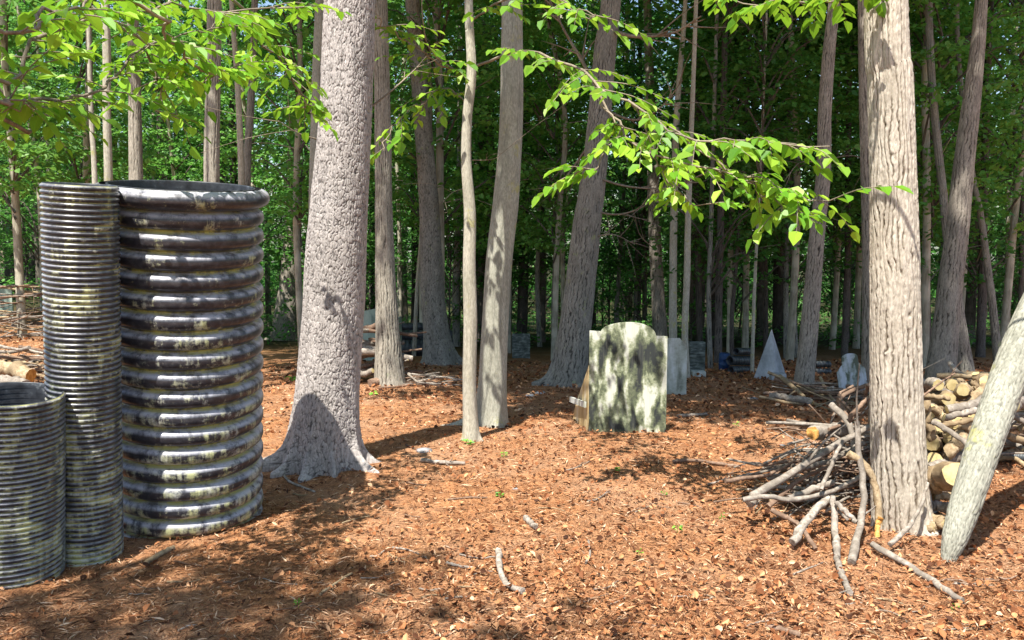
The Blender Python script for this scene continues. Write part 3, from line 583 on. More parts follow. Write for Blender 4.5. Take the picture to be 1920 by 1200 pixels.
for pts, r in (([(1140, 55, 0), (1190, 68, -.3), (1260, 62, -.6), (1315, 30, -.9)], .02), ([(1128, 195, 0), (1100, 130, .3), (1060, 60, .6), (1030, 0, .9)], .022), ([(1118, 200, 0), (1190, 225, -.3), (1240, 200, -.6), (1280, 150, -.9)], .012),
               ([(1108, 395, 0), (1160, 402, -.2), (1210, 385, -.4), (1240, 350, -.5)], .010), ([(1110, 330, 0), (1180, 350, -.3), (1260, 350, -.6), (1340, 315, -.9)], .011), ([(1106, 445, 0), (1150, 440, -.2), (1190, 458, -.2)], .008), ([(1120, 250, 0), (1070, 320, .1), (1050, 345, .2)], .012)):
    D6 = TREES['lean'][2]; bare_branch('lean', [(a, b, D6+c) for a, b, c in pts], r*1.5, twigs=12)
bare_branch('slim', [(1540, 305, 10.6), (1500, 305, 10.5), (1470, 340, 10.4)], .008); bare_branch('slim', [(1545, 300, 10.6), (1600, 292, 10.8), (1640, 310, 11.)], .008)
bare_branch('m7', [(1230, 470, 15), (1200, 440, 14.8), (1190, 400, 14.6)], .012)
for k in range(9):
    y0 = 480+random.random()*110; x0 = 975; D_ = TREES['f2'][2]; s_ = random.choice((-1, 1)); bare_branch('f2', [(x0, y0, D_), (x0+s_*40, y0-6, D_-.4), (x0+s_*(70+50*random.random()), y0+random.uniform(-25, 12), D_-.8)], .010, twigs=6)
# overhanging young beech whose trunk stands left of the picture
bx, by = -2.95, 1.7; o = thing('overhanging_beech', (bx, by, gz(bx, by)), 'young beech left of the picture whose bright leafy boughs hang into the top left corner', 'tree')
mb = MB(); tube(mb, spline([(0, 0, -.3), (.03, .02, 1.5), (-.04, .05, 3.2), (.05, .1, 5.2)], 26), np.linspace(.07, .035, 26), 16, rough=.03, crack=.9, rnd=.5); mb.build('trunk', M['beech'], o)
TREES['over'] = (o, np.array([bx, by, gz(bx, by)]), by)
def wpx(p):  # world point to (px, py, D)
    rel = np.array(p)-np.array([0, 0, EYE]); f = rel[1]*cos(PITCH)-rel[2]*sin(PITCH); u = rel[0]; v = rel[1]*sin(PITCH)+rel[2]*cos(PITCH); return (960+F*u/f, 600-F*v/f, rel[1])
for z0, pts, ntw, start in ((2.9, [(-60, 120, 2.9), (60, 60, 3.2), (200, 40, 3.5), (340, 20, 3.9), (470, 10, 4.2), (600, 20, 4.5)], 22, .18),
                     (2.6, [(0, 212, 3.0), (75, 190, 3.2), (150, 170, 3.4), (215, 138, 3.6), (270, 95, 3.8), (330, 62, 4.0), (400, 40, 4.2)], 16, .2),
                     (2.8, [(-40, 30, 2.8), (80, 10, 3.0), (180, 0, 3.3), (280, -10, 3.6)], 13, .15),
                     (2.4, [(-60, 160, 2.8), (-10, 175, 2.9), (40, 190, 3.0), (70, 215, 3.1)], 8, .4),
                     (3.0, [(240, -20, 3.4), (310, 60, 3.6), (370, 120, 3.9), (420, 130, 4.1), (470, 110, 4.3)], 14, .35),
                     (3.0, [(200, 20, 3.6), (270, 110, 3.8), (300, 160, 3.9), (308, 215, 3.9)], 9, .4),
                     (3.1, [(400, -30, 4.2), (470, 60, 4.6), (520, 120, 4.8), (560, 180, 5.0), (590, 220, 5.1)], 13, .35)):
    start_pt = wpx((bx, by, z0)); mid = wpx((bx*.9, by+.6, z0+.25))
    leafy('over', [mid]+pts, .009, int(ntw*1.25), .28, .064, 8, start=start)
# boughs hanging into the top from a tree overhead at the right
ox, oy = 3.9, 2.2; o = thing('overhanging_maple', (ox, oy, gz(ox, oy)), 'slender maple right of the picture whose leafy bough crosses the top edge', 'tree')
mb = MB(); tube(mb, spline([(0, 0, -.3), (.03, .02, 1.5), (-.04, .05, 3.2), (.05, .1, 6)], 26), np.linspace(.08, .04, 26), 16, rough=.03, crack=.9, rnd=.5); mb.build('trunk', M['beech'], o)
TREES['over2'] = (o, np.array([ox, oy, gz(ox, oy)]), oy)
leafy('over2', [wpx((3.7, 2.6, 3.0)), (1750, -120, 3.9), (1640, -40, 4.3), (1540, 0, 4.7), (1440, 5, 5.), (1340, -20, 5.2)], .012, 16, .3, .09, 8, start=.35)

# ================================================================ corrugated pipes
def lathe_pipe(mb, prof, ns, axis0, e1, e2, ax, mat=0, hz=True):
    """prof: list of (s along axis, radius, valley)"""
    p = np.array(prof); th = np.linspace(0, 2*pi, ns, endpoint=False); n = len(p)
    V = axis0+p[:, 0][:, None, None]*ax+p[:, 1][:, None, None]*(np.cos(th)[None, :, None]*e1+np.sin(th)[None, :, None]*e2)
    i, j = np.meshgrid(np.arange(n-1), np.arange(ns), indexing='ij'); j2 = (j+1) % ns
    q = np.stack([i*ns+j, i*ns+j2, (i+1)*ns+j2, (i+1)*ns+j], -1).reshape(-1, 4)
    mb.add(V.reshape(-1, 3), q, mat=mat, hgt=np.repeat(p[:, 0], ns), valley=np.repeat(p[:, 2], ns))
def ribbed_profile(Lm, ro, depth, pitch, m, lobe=.62):
    pr = []; n = int(round(Lm/pitch))
    for k in range(n):
        for j in range(m):
            f = j/m; x = abs(f-.5)*2/lobe
            b = sqrt(max(0, 1-x**2.6)) if x < 1 else 0
            pr.append(((k+f)*Lm/n, ro-depth*(1-b), 1-b))
    pr.append((Lm, ro-depth, 1)); return pr
def standing_pipe(name, label, part, basepx, toppx, D, dtop, ro, depth, pitch, m, mat, ns=128, lobe=.62, lip=0.):
    b = at(basepx[0], basepx[1], D); g = gz(b[0], b[1]); 
    top = at(toppx[0], toppx[1], D-dtop); d = ray(*basepx); b = np.array([b[0], b[1], g-.05])
    ax = top-b; Lm = np.linalg.norm(ax); ax /= Lm; e1 = np.cross([0, 1., 0], ax); e1 /= np.linalg.norm(e1); e2 = np.cross(ax, e1)
    o = thing(name, (b[0], b[1], g), label, 'pipe'); rel = b-np.array([b[0], b[1], g])
    pr = ribbed_profile(Lm, ro, depth, pitch, m, lobe)
    if lip: # wide rolled rim
        pr = [p for p in pr if p[0] < Lm-pitch*1.0]; L0 = pr[-1][0]
        for a in np.linspace(0, 1, 20): pr.append((L0+(Lm-L0)*a, ro+lip-(depth+lip)*(1-sqrt(max(0, 1-(abs(a-.52)/.52)**2.2))), .0 if .15 < a < .95 else .6))
    mb = MB(); lathe_pipe(mb, pr, ns, rel, e1, e2, ax)
    mb.build('wall', M[mat], o)
    ri = ro-depth-.006; mi = MB(); inn = [(Lm, ro-depth, 0), (Lm+.003, (ro-depth+ri)/2, 0), (Lm, ri, 0)]+[(Lm-.004-k*pitch/2, ri-(.006 if k % 2 else 0), 0) for k in range(int(Lm/pitch*2))]
    lathe_pipe(mi, inn, ns, rel, e1, e2, ax); mi.build('lining', M['pipe_in'], o)
    return o
Db = Dof(353, 1008)+.36; mp = Db/F
standing_pipe('wide_pipe', 'widest standing black corrugated pipe with fat rounded ribs and pale stains', 'wall', (353, 985), (342, 348), Db, .21, 139*mp, .046, .103, 14, 'pipe_big', 160, .86, .032)
Dm = Dof(165, 1062)+.15; mp = Dm/F
standing_pipe('slim_pipe', 'tall slim standing black pipe with many fine ribs between the other two pipes', 'wall', (163, 1045), (150, 346), Dm, .12, 65*mp, .010, .0265, 8, 'pipe_slim', 96, .8)
Ds = Dof(20, 1112)+.22; mp = Ds/F
standing_pipe('short_pipe', 'short open-topped finely ribbed black pipe cut off by the left edge', 'wall', (20, 1085), (18, 738), Ds, .05, 94*mp, .010, .025, 8, 'pipe_low', 110, .8)

def lying_pipe(name, label, a, b, ro, depth, pitch, group=None, mat='pipe_far', ns=40):
    a = np.array(a); b = np.array(b); ax = b-a; L_ = np.linalg.norm(ax); ax /= L_; e1 = np.array([0, 0, 1.]); e2 = np.cross(ax, e1); e2 /= np.linalg.norm(e2)
    g = np.array([a[0], a[1], gz(a[0], a[1])]); o = thing(name, g, label, 'pipe', group); pr = ribbed_profile(L_, ro, depth, pitch, 6, .8)
    mb = MB(); lathe_pipe(mb, pr, ns, a-g, e1, e2, ax); mb.build('wall', M[mat], o)
    mi = MB(); ri = ro-depth-.008; lathe_pipe(mi, [(L_, ro-depth, 0), (L_, ri, 0), (0, ri, 0), (0, ro-depth, 0)], ns, a-g, e1, e2, ax); mi.build('lining', M['pipe_in'], o); return o
D = Dof(775, 668)+.15; m = D/F
for lab, y0, dy, x0, x1, r, nm in (('lower lying black corrugated pipe with a pale dusty top, right of the oak', 653, 0, 744, 850, 16.5, 'lying_pipe'), ('grey-green lying pipe resting on top of the lower one, right of the oak', 629, .12, 742, 848, 10, 'lying_pipe'), ('blue-grey ribbed pipe at the back of the lying stack, right of the oak', 613, .55, 747, 800, 8, 'lying_pipe')):
    lying_pipe(nm, lab, at(x0, y0, D+dy), at(x1, y0-1, D+dy+.1), r*m, r*m*.12, .09, 'lying pipes behind the oak')
D = Dof(1388, 702)+.15; m = D/F
for lab, y0, x0, x1, r, dy in (('bottom pipe of the small dark stack left of the white pyramid', 694, 1370, 1408, 8, 0), ('fatter middle pipe of the small dark stack left of the white pyramid', 676, 1368, 1406, 9.5, .05), ('short top pipe of the small dark stack left of the white pyramid', 659, 1380, 1408, 7, .1)):
    lying_pipe('stacked_pipe', lab, at(x0, y0, D+dy), at(x1, y0, D+dy+.35), r*m, r*m*.12, .07, 'dark pipes stacked by the pyramid')
D = Dof(1541, 704)+.15; m = D/F
for lab, y0 in (('lower of two dim pipes behind the slim leaning tree', 697), ('upper of two dim pipes behind the slim leaning tree', 683)):
    lying_pipe('stacked_pipe', lab, at(1528, y0, D), at(1556, y0, D+.1), 6.8*m, .015, .07, 'dim pipes behind the slim tree')
D = Dof(1900, 868); lying_pipe('lying_pipe', 'black finely ribbed pipe lying on the ground at the right edge', at(1878, 856, D), at(1990, 860, D-.1), .035, .006, .022)
# blue barrel
p = ground_at(1358, 694); o = thing('blue_barrel', p, 'small blue drum in the shade beyond the slatted slab', 'barrel'); mb = MB()
prof = [(0, .10, 0), (.01, .12, 0), (.12, .125, 0), (.13, .132, 0), (.14, .125, 0), (.25, .125, 0), (.26, .132, 0), (.27, .125, 0), (.38, .12, 0), (.39, .10, 0), (.385, .0, 0)]
lathe_pipe(mb, prof, 24, np.zeros(3), np.array([1., 0, 0]), np.array([0, 1., 0]), np.array([0, 0, 1.])); mb.build('shell', M['blue'], o)
mb = MB(); tube(mb, [(.05, 0, .385), (.05, 0, .41)], .02, 10); mb.build('cap', M['pipe_far'], o); o.scale = (.7, .7, .7)

# ================================================================ headstone panels
def panel_outline(kind, w, h, n=26):
    if kind == 'arch':
        sh = .955*h; r = w*.35; pts = [(-w/2, 0), (w/2, 0), (w/2, sh-.075), (r, sh-.07)]
        for k in range(n+1):
            a = k/n*pi; z_ = sh-.07+.035*k/n; pts.append((cos(a)*r, z_+sin(a)*(h-z_)))
        pts += [(-w/2, sh-.03)]

    elif kind == 'clip': pts = [(-w/2, 0), (w/2, 0), (w/2, h*.80), (w*.22, h), (-w/2, h)]
    elif kind == 'coffin':
        pts = [(-w*.46, 0), (w*.5, 0), (w*.48, h*.64), (w*.27, h*.79), (w*.27, h*.90)]
        for k in range(1, n):
            a = k/n*pi; pts.append((cos(a)*w*.27, h*.90+sin(a)**.8*h*.10))
        pts += [(-w*.27, h*.90), (-w*.27, h*.79), (-w*.48, h*.64)]
    elif kind == 'gable': pts = [(-w/2, 0), (w/2, 0), (w/2, h*.82), (w*.0, h), (-w/2, h*.93)]
    else: pts = [(-w/2, 0), (w/2, 0), (w/2, h), (-w/2, h)]
    return pts
def panel(name, label, kind, basepx, w, h, th, mat, rz=0., lean=0., roll=0., brace=True, cat='headstone panel', D=None):
    p = ground_at(*basepx) if D is None else at(basepx[0], basepx[1], D); p[2] = gz(p[0], p[1]); o = thing(name, p, label, cat, rz=rz)
    o.rotation_euler = (lean, roll, rz); pts = panel_outline(kind, w, h); n = len(pts)
    me = bpy.data.meshes.new('panel'); V = [(x, 0, z-.04*(z == 0)) for x, z in pts]+[(x, th, z-.04*(z == 0)) for x, z in pts]
    me.from_pydata(V, [], [list(range(n)), list(range(2*n-1, n-1, -1))]+[[(k+1) % n, k, n+k, n+(k+1) % n] for k in range(n)])
    me.materials.append(M[mat]); me.update(); a = link('board', me, o)
    if brace:
        for s in (-1, 1):
            mb = MB(); bw = .02; x = s*(w/2-.03); V = [(x-bw, th, h*.75), (x+bw, th, h*.75), (x-bw, th+.3*w+.05, -.03), (x+bw, th+.3*w+.05, -.03), (x-bw, th, h*.75-.10), (x+bw, th, h*.75-.10), (x-bw, th+.3*w-.05, -.03), (x+bw, th+.3*w-.05, -.03)]
            mb.add(V, q=[(0, 1, 3, 2), (4, 6, 7, 5), (0, 2, 6, 4), (1, 5, 7, 3), (0, 4, 5, 1), (2, 3, 7, 6)]); mb.build('brace', M['rawply'], o, smooth=False)
    return o
m = Dof(1176, 812)/F
st = panel('headstone_panel', 'biggest arched headstone panel, blotched cream, green and black, in the middle of the clearing', 'arch', (1176, 811), 147*m, 212*m, .018, 'camo', rz=R(-2), brace=False)
# side brace of that panel: plywood triangle with a cross rail seen at its left edge
mb = MB(); w2 = 147*m/2; tt_ = .02
for s in (-1,):
    x = -w2+.0; V = []; tri = [(.020, -.03), (.62, -.03), (.50, .13), (.020, .56)]
    for dx in (0, tt_): V += [(x+dx-.10*(yy/.55), yy, zz) for yy, zz in tri]
    mb.add(V, q=[(0, 1, 2, 3), (7, 6, 5, 4), (0, 4, 5, 1), (1, 5, 6, 2), (2, 6, 7, 3), (3, 7, 4, 0)])
mb.build('brace', M['rawply'], st, smooth=False)
mb = MB(); 
def boxv(mb, c, s, mat=0):
    x, y, z = c; a, b, d = s[0]/2, s[1]/2, s[2]/2; V = [(x+i*a, y+j*b, z+k*d) for i in (-1, 1) for j in (-1, 1) for k in (-1, 1)]
    mb.add(V, q=[(0, 1, 3, 2), (4, 6, 7, 5), (0, 4, 5, 1), (2, 3, 7, 6), (0, 2, 6, 4), (1, 5, 7, 3)], mat=mat)
V = [(-w2-.02, .03, .20), (-w2-.02, .03, .25), (-w2-.13, .58, .14), (-w2-.13, .58, .19), (-w2-.035, .03, .20), (-w2-.035, .03, .25), (-w2-.145, .58, .14), (-w2-.145, .58, .19)]
mb.add(V, q=[(0, 2, 3, 1), (4, 5, 7, 6), (1, 3, 7, 5), (0, 4, 6, 2), (0, 1, 5, 4), (2, 6, 7, 3)]); mb.build('rail', M['camo2'], st, smooth=False)
m = Dof(1262, 740)/F
panel('headstone_panel', 'grey-white panel with one clipped corner, peeping out behind the right of the big arched one', 'clip', (1262, 740), 50*m, 108*m, .018, 'camo2')
m = Dof(1307, 704)/F
o = panel('slatted_slab', 'dark square slatted slab with a pale foot, right of the slender crooked tree', 'rect', (1307, 704), 29*m, 63*m, .12, 'darkply', brace=False, cat='slab')
mb = MB()
for k in range(9): boxv(mb, (0, -.012, (10+k*5.6)*m), (28*m, .02, 3.6*m))
mb.build('slats', M['darkply'], o, smooth=False)
mb = MB(); boxv(mb, (0, -.09, 5*m), (24*m, .14, 10*m)); mb.build('foot_block', M['camo2'], o, smooth=False)
# pyramid
p = ground_at(1444, 709); m = p[1]/F; o = thing('pyramid', p, 'tall narrow white pyramid standing beyond the brushwood at the right', 'pyramid', rz=R(-38))
me = bpy.data.meshes.new('faces'); s = 25*m; h = 94*m; me.from_pydata([(-s, -s, -.05), (s, -s, -.05), (s, s, -.05), (-s, s, -.05), (.0, 0, h)], [], [(0, 1, 4), (1, 2, 4), (2, 3, 4), (3, 0, 4), (3, 2, 1, 0)]); me.materials.append(M['white']); link('panels', me, o)
p = ground_at(1458, 712); mb = MB(); boxv(mb, (0, 0, .04), (26*m, .14, .1)); o = mb.build('low_block', M['white'], smooth=False); o.location = p; tag(o, 'low white block on the ground at the right foot of the pyramid', 'block')
m = Dof(1596, 752)/F
panel('headstone_panel', 'shouldered blue-white headstone panel with a rounded head, tilted left beside the ridged tree', 'coffin', (1603, 752), 56*m, 92*m, .02, 'bluewhite', roll=R(-9), brace=False)
m = Dof(5, 592)/F
panel('headstone_panel', 'pale green plywood panel cut off by the left edge above the brushwood', 'gable', (-4, 594), 52*m, 62*m, .06, 'greenply', rz=R(10), brace=False)
m = Dof(712, 676)/F
o = panel('plywood_box', 'pale green plywood box bunker behind the narrow shaggy tree', 'gable', (713, 676), 66*m, 100*m, .03, 'greenply', rz=R(-4), brace=False, cat='box bunker')
mb = MB(); boxv(mb, (33*m+.006, .16, 40*m), (.02, .34, 81*m)); boxv(mb, (-33*m-.006, .16, 44*m), (.02, .34, 88*m)); mb.build('side_board', M['greenply'], o, smooth=False)
m = Dof(975, 672)/F
panel('dark_slab', 'dim dark-green slab deep in the shade between the beech and the leaning tree', 'rect', (977, 672), 34*m, 46*m, .10, 'darkply', cat='slab')
D = Dof(50, 515); m = D/F
for x in (12, 34, 84): panel('board_wall', 'tan board panel standing far off beyond the forked dark tree', 'rect', (x, 516), 20*m, (58 if x != 84 else 30)*m, .05, 'tan', brace=False, cat='board panel', D=D)
for o in [o for o in COL.objects if o.name.startswith('board_wall')]: o['group'] = 'tan boards far off at the left'

# ================================================================ sticks, logs and brushwood
def stick(pts, wpx_, label, group=None, name='stick', mat='stick_grey', cut=False, taper=.55, cat=None, n=14, ns=9, world=False, rot=0):
    if world: P = np.array(pts, float)
    else:
        P = []
        for a, b, d in pts:
            p = at(a, b, d)
            while p[2] < gz(p[0], p[1])+wpx_*d/F/2*.8 and d > 1.5: d -= .02; p = at(a, b, d)
            P.append(p)
        P = np.array(P)
    D = P[:, 1].mean(); r = wpx_*D/F/2 if not world else wpx_
    base = P[0].copy(); S_ = spline(P, n)-base; S_ = S_+np.vstack([np.zeros(3), rng.normal(0, r*.16, (n-2, 3)), np.zeros(3)])
    mb = MB(); tube(mb, S_, r*np.linspace(1, taper, n)*(1+rng.normal(0, .05, n)), ns, rough=.11, mat=0, capmat=1)
    if rot: pass
    if r < .016 or wpx_ > 1:
        Ls = np.linalg.norm(S_[-1]-S_[0])
        for q_ in range(random.choice((0, 1, 2, 3)) if Ls > .25 and not cut else 0):
            i_ = random.randint(3, n-2); d_ = (S_[i_]-S_[i_-1]); d_ = d_/np.linalg.norm(d_)+rng.normal(0, .6, 3); l_ = Ls*random.uniform(.08, .28); e_ = S_[i_]+d_*l_
            tube(mb, spline([S_[i_], (S_[i_]+e_)/2+rng.normal(0, .06*l_, 3), e_], 5), np.linspace(r*.4, r*.12, 5), 5, mat=0, capmat=0)
    o = mb.build(name, [M[mat], M['cut'] if cut else M[mat]]); o.location = base
    tag(o, label, cat or name, group); return o
GR = 'sticks of the near right brushwood'
hero = [
 ([(1405, 945, 4.55), (1427, 921, 4.6), (1500, 876, 4.7), (1577, 829, 4.85), (1640, 795, 5.)], 20, 'long straight grey bough slanting up to the left side of the ridged tree', 'stick_grey', .6),
 ([(1393, 937, 4.5), (1440, 931, 4.5), (1485, 937, 4.5), (1560, 921, 4.55), (1614, 893, 4.6)], 12, 'pale bent stick low across the front of the near right brushwood', 'stick_grey', .8),
 ([(1447, 956, 4.45), (1497, 983, 4.35), (1530, 1030, 4.25)], 12, 'brown stick sloping down to the leaves at the lower left of the near brushwood', 'stick_brown', .8),
 ([(1485, 1017, 4.25), (1527, 958, 4.4), (1555, 935, 4.5)], 20, 'thick pale grey stick pointing down left out of the near brushwood', 'stick_grey', .8),
 ([(1562, 930, 4.45), (1566, 990, 4.35), (1570, 1046, 4.2)], 15, 'upright pale stick standing in front of the near brushwood', 'stick_grey', 1.1),
 ([(1568, 1046, 4.2), (1580, 1080, 4.1), (1594, 1112, 4.02)], 14, 'short pale stick continuing the upright one forward over the leaves', 'stick_grey', 1.),
 ([(1597, 1054, 4.15), (1614, 983, 4.3), (1621, 921, 4.42), (1610, 850, 4.5), (1606, 790, 4.55)], 17, 'tall curved grey stick leaning left of the ridged tree', 'stick_grey', .7),
 ([(1590, 850, 4.5), (1627, 879, 4.48), (1643, 921, 4.45), (1650, 985, 4.4)], 18, 'smooth tan hooked stick resting against the left of the ridged tree', 'stick_tan', .8),
 ([(1668, 1021, 4.2), (1705, 985, 4.3), (1728, 945, 4.35), (1740, 905, 4.4)], 12, 'curved pale stick crossing the right foot of the ridged tree', 'stick_grey', .6),
 ([(1635, 1020, 4.2), (1700, 1058, 4.05), (1760, 1098, 3.9), (1805, 1126, 3.8)], 16, 'long straight pale pole lying on the leaves below the ridged tree', 'stick_grey', .9),
 ([(1568, 942, 4.4), (1606, 979, 4.3)], 12, 'short thick stick crossing down right behind the upright pale one', 'stick_grey', .9),
 ([(1360, 902, 4.7), (1402, 896, 4.75), (1440, 890, 4.85), (1485, 867, 5.)], 10, 'thin brown branch trailing left over the litter from the near brushwood', 'stick_brown', .6),
 ([(1540, 918, 4.5), (1560, 870, 4.6), (1580, 826, 4.7)], 10, 'thin pale stick standing crosswise over the long grey bough', 'stick_grey', .8),
 ([(1590, 790, 4.9), (1612, 762, 4.9), (1640, 735, 4.95)], 12, 'thin dark branch poking up left of the ridged tree', 'stick_brown', .7),
 ([(1478, 935, 4.6), (1530, 915, 4.65), (1560, 905, 4.7)], 16, 'stout grey branch lying half buried in the near brushwood', 'stick_grey', .9),
 ([(1500, 880, 4.9), (1560, 862, 5.), (1620, 830, 5.05)], 15, 'grey branch running behind the long grey bough', 'stick_grey', .8),
 ([(1440, 950, 4.6), (1500, 900, 4.75), (1560, 872, 4.9)], 12, 'brown branch lying under the long grey bough', 'stick_brown', .8),
 ([(1560, 760, 5.3), (1590, 790, 5.1), (1600, 830, 5.), (1597, 860, 4.9)], 15, 'crooked grey fork standing at the top left of the near brushwood', 'stick_grey', .7),
]
for pts, wd, lab, mt, tp in hero: stick(pts, wd*.84, lab, GR, 'stick', mt, taper=tp, ns=12)
o = stick([(1581, 806, 5.25), (1550, 808, 5.2), (1524, 812, 5.1)], 25, 'short log with a broken orange end left of the near brushwood', name='log', mat='stick_grey', taper=1.02, ns=16)
o.data.materials[1] = M['rotten']
o = stick([(1652, 970, 4.25), (1645, 985, 4.25), (1645, 1006, 4.22)], 11, 'small broken orange stub standing before the foot of the ridged tree', name='stub', mat='rotten', taper=.9)
stn_ = 'stick_tan'; GL = 'logs heaped right of the ridged tree'
logs = [
 ([(1728, 912, 4.75), (1760, 898, 4.55), (1792, 889, 4.35)], 47, 'fattest cut log with a round pale end, wedged between the two trunks', 1.),
 ([(1735, 752, 4.75), (1738, 790, 4.72), (1749, 822, 4.7)], 18, 'upright yellowish sawn billet beside the ridged tree', 1.),
 ([(1740, 948, 4.6), (1765, 950, 4.55), (1792, 956, 4.45)], 20, 'middle short log under the fattest cut log', 1.),
 ([(1732, 975, 4.6), (1755, 976, 4.5), (1778, 981, 4.42)], 24, 'bottom short log beside the foot of the leaning trunk', 1.),
 ([(1752, 932, 4.6), (1775, 930, 4.6), (1800, 932, 4.6)], 13, 'thin short log just under the fattest cut log', 1.),
 ([(1750, 792, 4.65), (1785, 812, 4.55), (1822, 840, 4.45)], 11, 'pale stick slanting down right across the log heap', .9),
 ([(1762, 800, 4.7), (1800, 792, 4.7), (1845, 780, 4.7)], 10, 'thin stick lying level across the log heap to the leaning trunk', .8),
 ([(1728, 742, 5.2), (1755, 744, 5.2), (1780, 748, 5.2)], 11, 'tan stick at the top left of the log heap', .8),
 ([(1775, 768, 5.), (1815, 762, 5.), (1850, 748, 5.1)], 17, 'pale log lying near the top of the log heap', 1.),
 ([(1806, 738, 5.6), (1806, 731, 5.2)], 24, 'log seen end-on at the top of the heap', 1.),
 ([(1827, 745, 5.3), (1828, 722, 5.3), (1829, 700, 5.3)], 13, 'short post sticking straight up out of the log heap', 1.),
 ([(1735, 880, 4.85), (1775, 865, 4.9), (1830, 850, 4.9)], 18, 'yellow barkless log above the fattest cut log', .9),
 ([(1775, 850, 4.9), (1800, 825, 4.9), (1815, 790, 4.95)], 26, 'broad barkless slab leaning in the middle of the log heap', 1.),
 ([(1745, 760, 5.), (1765, 780, 5.), (1785, 800, 4.95)], 16, 'greyish log sloping beside the upright billet', 1.),
 ([(1770, 782, 4.85), (1805, 776, 4.85), (1830, 768, 4.9)], 13, 'tan stick under the pale top log', .9),
 ([(1785, 705, 5.8), (1830, 708, 5.8), (1880, 716, 5.8)], 9, 'straight thin pole along the top of the heap', .9),
 ([(1800, 770, 5.2), (1825, 745, 5.25), (1848, 724, 5.3)], 17, 'grey log leaning up right near the leaning trunk', 1.),
]
for k, (pts, wd, lab, tp) in enumerate(logs): stick(pts, wd, lab, GL, 'log' if wd > 12 else 'stick', ['stick_tan', 'stick_tan', 'stick_grey'][k % 3], True, tp, ns=18)
for px_, py_, w_, s_, D_ in ((1752, 862, 30, 8, 4.95), (1790, 852, 34, 5, 5.0), (1748, 832, 26, -4, 5.0), (1782, 822, 28, 6, 5.1), (1818, 812, 30, 4, 5.1), (1756, 800, 24, 5, 5.15), (1790, 790, 28, -6, 5.2), (1826, 784, 24, 5, 5.2), (1745, 772, 26, 4, 5.3), (1778, 748, 24, 8, 5.3), (1840, 745, 28, -5, 5.4), (1760, 722, 22, 5, 5.5), (1786, 722, 20, -4, 5.5), (1850, 716, 26, 4, 5.5), (1745, 905, 26, -4, 4.95), (1800, 925, 26, 5, 4.9), (1752, 968, 22, 4, 4.9), (1800, 965, 26, 6, 4.8), (1742, 990, 24, -3, 4.8), (1872, 735, 22, 6, 5.6), (1895, 760, 26, -6, 5.5), (1905, 725, 20, 6, 5.7)):
    stick([(px_-s_*3, py_-5, D_+.45), (px_-s_, py_-1, D_+.2), (px_, py_, D_-.05)], w_, 'sawn log stacked with its pale end showing between the ridged and leaning trunks', 'sawn logs showing their ends', 'log', random.choice([stn_, stn_, 'stick_grey']), True, random.uniform(.85, 1.05), ns=18)
stick([(1695, 780, 4.6), (1712, 762, 4.58), (1728, 745, 4.6), (1760, 720, 4.7), (1790, 700, 4.8)], 5, 'thin dark twig arching over the right edge of the ridged tree', name='twig', mat='stick_brown', taper=.6)
# leaning cut trunk in front at the right
P = [(1772, 1068, 4.1), (1790, 1010, 4.12), (1812, 940, 4.16), (1840, 850, 4.22), (1868, 770, 4.3), (1898, 690, 4.36), (1935, 600, 4.42), (1990, 480, 4.5), (2100, 240, 4.6)]
Wd = [18, 44, 54, 60, 63, 65, 65, 62, 54]
P3 = np.array([at(*a) for a in P]); base = P3[0].copy(); base[2] = gz(base[0], base[1]); o = thing('leaning_log', base, 'pale lichen-covered trunk leaning right across the picture edge over the log heap', 'fallen tree'); mb = MB()
S_ = spline(P3, 120)-base; rr = np.interp(np.linspace(0, len(P)-1, 120), range(len(P)), Wd)*4.2/F/2
th = np.linspace(0, 2*pi, 90, endpoint=False); T, N, B = frames(S_); TH, TT = np.meshgrid(th, np.linspace(0, 2.3, 120))
f1, f2, cid = worley(TH/(2*pi)*22+(fbm(np.cos(TH)+5, np.sin(TH)+TT*5, 5, 2)-.5)*2, TT/.05, 22, 3); ck = np.clip((f2-f1)/.25, 0, 1)
r2 = rr[:, None]*(1+.10*(fbm(np.cos(TH)*1.5+4, np.sin(TH)*1.5+TT*3, 8, 3)-.5))+.006*(ck-.6)
V = S_[:, None]+r2[..., None]*(np.cos(TH)[..., None]*N[:, None]+np.sin(TH)[..., None]*B[:, None]); i, j = np.meshgrid(np.arange(119), np.arange(90), indexing='ij'); j2 = (j+1) % 90
mb.add(V.reshape(-1, 3), np.stack([i*90+j, i*90+j2, (i+1)*90+j2, (i+1)*90+j], -1).reshape(-1, 4), crack=(.25+.75*ck).ravel(), rnd=cid.ravel())
k = np.arange(90); mb.add(np.vstack([V[0], V[0].mean(0)-np.array([0, 0, .03])]), t=np.stack([(k+1) % 90, k, np.full(90, 90)], -1), crack=.4, rnd=.3)
mb.add(np.vstack([V[-1], V[-1].mean(0)]), t=np.stack([k, (k+1) % 90, np.full(90, 90)], -1), crack=1., rnd=.6); mb.build('stem', M['beech'], o)

